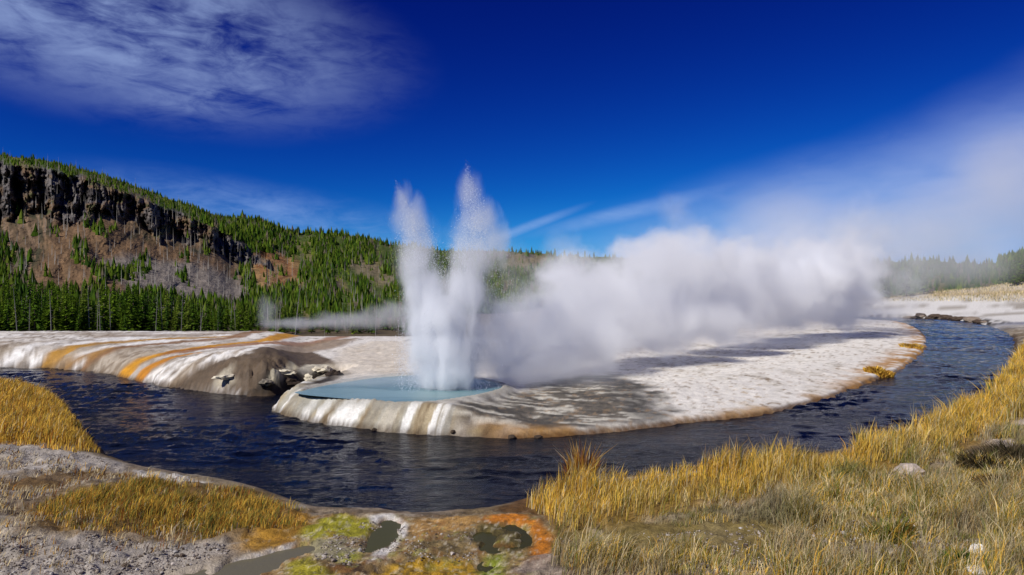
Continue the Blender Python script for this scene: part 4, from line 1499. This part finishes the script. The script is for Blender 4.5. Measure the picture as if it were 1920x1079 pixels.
def droplets():
    rng = np.random.default_rng(9)
    P, S, D = [], [], []

    def plume(axis, n, sd):
        """axis: list of (px, py, halfwidth px, weight)"""
        r = np.random.default_rng(sd)
        A = np.array(axis, float)
        w = A[:, 3] / A[:, 3].sum()
        t = r.choice(len(A), n, p=w) + r.uniform(-.5, .5, n)
        t = np.clip(t, 0, len(A) - 1)
        px = np.interp(t, np.arange(len(A)), A[:, 0])
        py = np.interp(t, np.arange(len(A)), A[:, 1])
        hw = np.interp(t, np.arange(len(A)), A[:, 2])
        # filaments: droplets cling to a few hundred streaks that fan out from the vent
        ns = 420
        sx, sd_ = r.normal(0, .50, ns), r.normal(0, .4, ns)
        # each streak tops out at its own height, the middle ones highest
        reach = np.clip(1.02 - .55 * np.abs(sx) ** 1.1 - r.gamma(1.3, .11, ns), .25, 1.0)
        k = r.integers(0, ns, n)
        t = t * reach[k]
        px = np.interp(t, np.arange(len(A)), A[:, 0])
        py = np.interp(t, np.arange(len(A)), A[:, 1])
        hw = np.interp(t, np.arange(len(A)), A[:, 2]) * 1.12
        jit = .05 + .10 * t / len(A)
        ox = sx[k] + r.normal(0, 1, n) * jit
        od = sd_[k] + r.normal(0, 1, n) * jit
        X = (px + ox * hw - 960) / F * GY
        Y = GY + od * hw / F * GY
        Z = H - (py - HZ) / F * GY + r.normal(0, .06, n)
        return np.stack([X, Y, Z], 1)
    left = plume([(826, 738, 56, .5), (825, 690, 58, 1.6), (822, 640, 56, 1.8), (812, 590, 50, 1.6), (802, 540, 46, 1.5), (790, 490, 46, 1.4), (780, 450, 48, 1.3), (772, 415, 42, 1.1), (760, 385, 28, .8), (750, 360, 18, .5), (740, 336, 12, .2)], 62000, 1)
    right = plume([(836, 738, 56, .5), (838, 690, 58, 1.6), (842, 640, 56, 1.8), (850, 590, 46, 1.5), (864, 540, 44, 1.4), (878, 490, 46, 1.3), (888, 450, 52, 1.3), (892, 415, 48, 1.2), (886, 375, 40, .9), (880, 345, 28, .55), (877, 322, 14, .3), (876, 303, 10, .1)], 68000, 2)
    fog = plume([(905, 640, 40, 1), (920, 560, 50, 1), (930, 480, 46, .7), (930, 430, 30, .3)], 5000, 3)
    fog2 = plume([(832, 700, 50, 1), (832, 600, 50, 1), (834, 545, 40, .6)], 5000, 4)
    fog = np.vstack([fog, fog2])
    return left, right, fog


def drop_mesh(name, P, seed, size=.0052):
    rng = np.random.default_rng(seed)
    n = len(P)
    s = size * rng.gamma(3, .33, n)
    o = np.array([(1, 0, -.6), (-.5, .87, -.6), (-.5, -.87, -.6), (0, 0, 1.9)])
    a = rng.uniform(0, 6.28, n)
    ca, sa = np.cos(a), np.sin(a)
    V = np.zeros((n, 4, 3), np.float32)
    for k in range(4):
        V[:, k, 0] = P[:, 0] + s * (o[k, 0] * ca - o[k, 1] * sa)
        V[:, k, 1] = P[:, 1] + s * (o[k, 0] * sa + o[k, 1] * ca)
        V[:, k, 2] = P[:, 2] + s * o[k, 2]
    T = (np.array([(0, 2, 1), (0, 1, 3), (1, 2, 3), (2, 0, 3)])[None] + (np.arange(n) * 4)[:, None, None]).reshape(-1, 3)
    return mesh_tris(name, V.reshape(-1, 3), T)


def build_geyser():
    m, nt, out = mat_new("water_spray")
    d = nt.node("ShaderNodeBsdfDiffuse")
    d.inputs[0].default_value = (.9, .92, .96, 1)
    t = nt.node("ShaderNodeBsdfTranslucent")
    t.inputs[0].default_value = (.9, .92, .96, 1)
    mx = nt.node("ShaderNodeMixShader")
    mx.inputs[0].default_value = .5
    nt.l.new(d.outputs[0], mx.inputs[1])
    nt.l.new(t.outputs[0], mx.inputs[2])
    nt.l.new(mx.outputs[0], out.inputs[0])
    base = at_depth(830, 736, GY)
    root = empty("geyser", (base[0], base[1], POOL_Z))
    tag(root, "white geyser fountain throwing two tall plumes from the turquoise pool", "geyser")
    left, right, fog = droplets()
    off = np.array(root.location)
    for P, nm, lab, sd in ((left, "plume", "slimmer plume leaning away from the steam cloud", 31), (right, "plume", "taller plume on the steam cloud side", 32), (fog, "spray", None, 33)):
        o = link(nm, drop_mesh(nm, P - off, sd), m, root)
        o["kind"] = "stuff"
        if lab:
            o["label"] = lab
    bl = [(c - off, r) for c, r in JETS]
    me = ellipsoid_hull("mist", bl, 1.25, .16)
    o = link("mist", me, mat_steam("fountain_mist", bl, 7.0, 1.5, 1.7, -.05, .8, detail=6, stretch=(1, 1, .38), zfade=(1.2, 6.0, .16), rough=.62), root)


build_geyser()
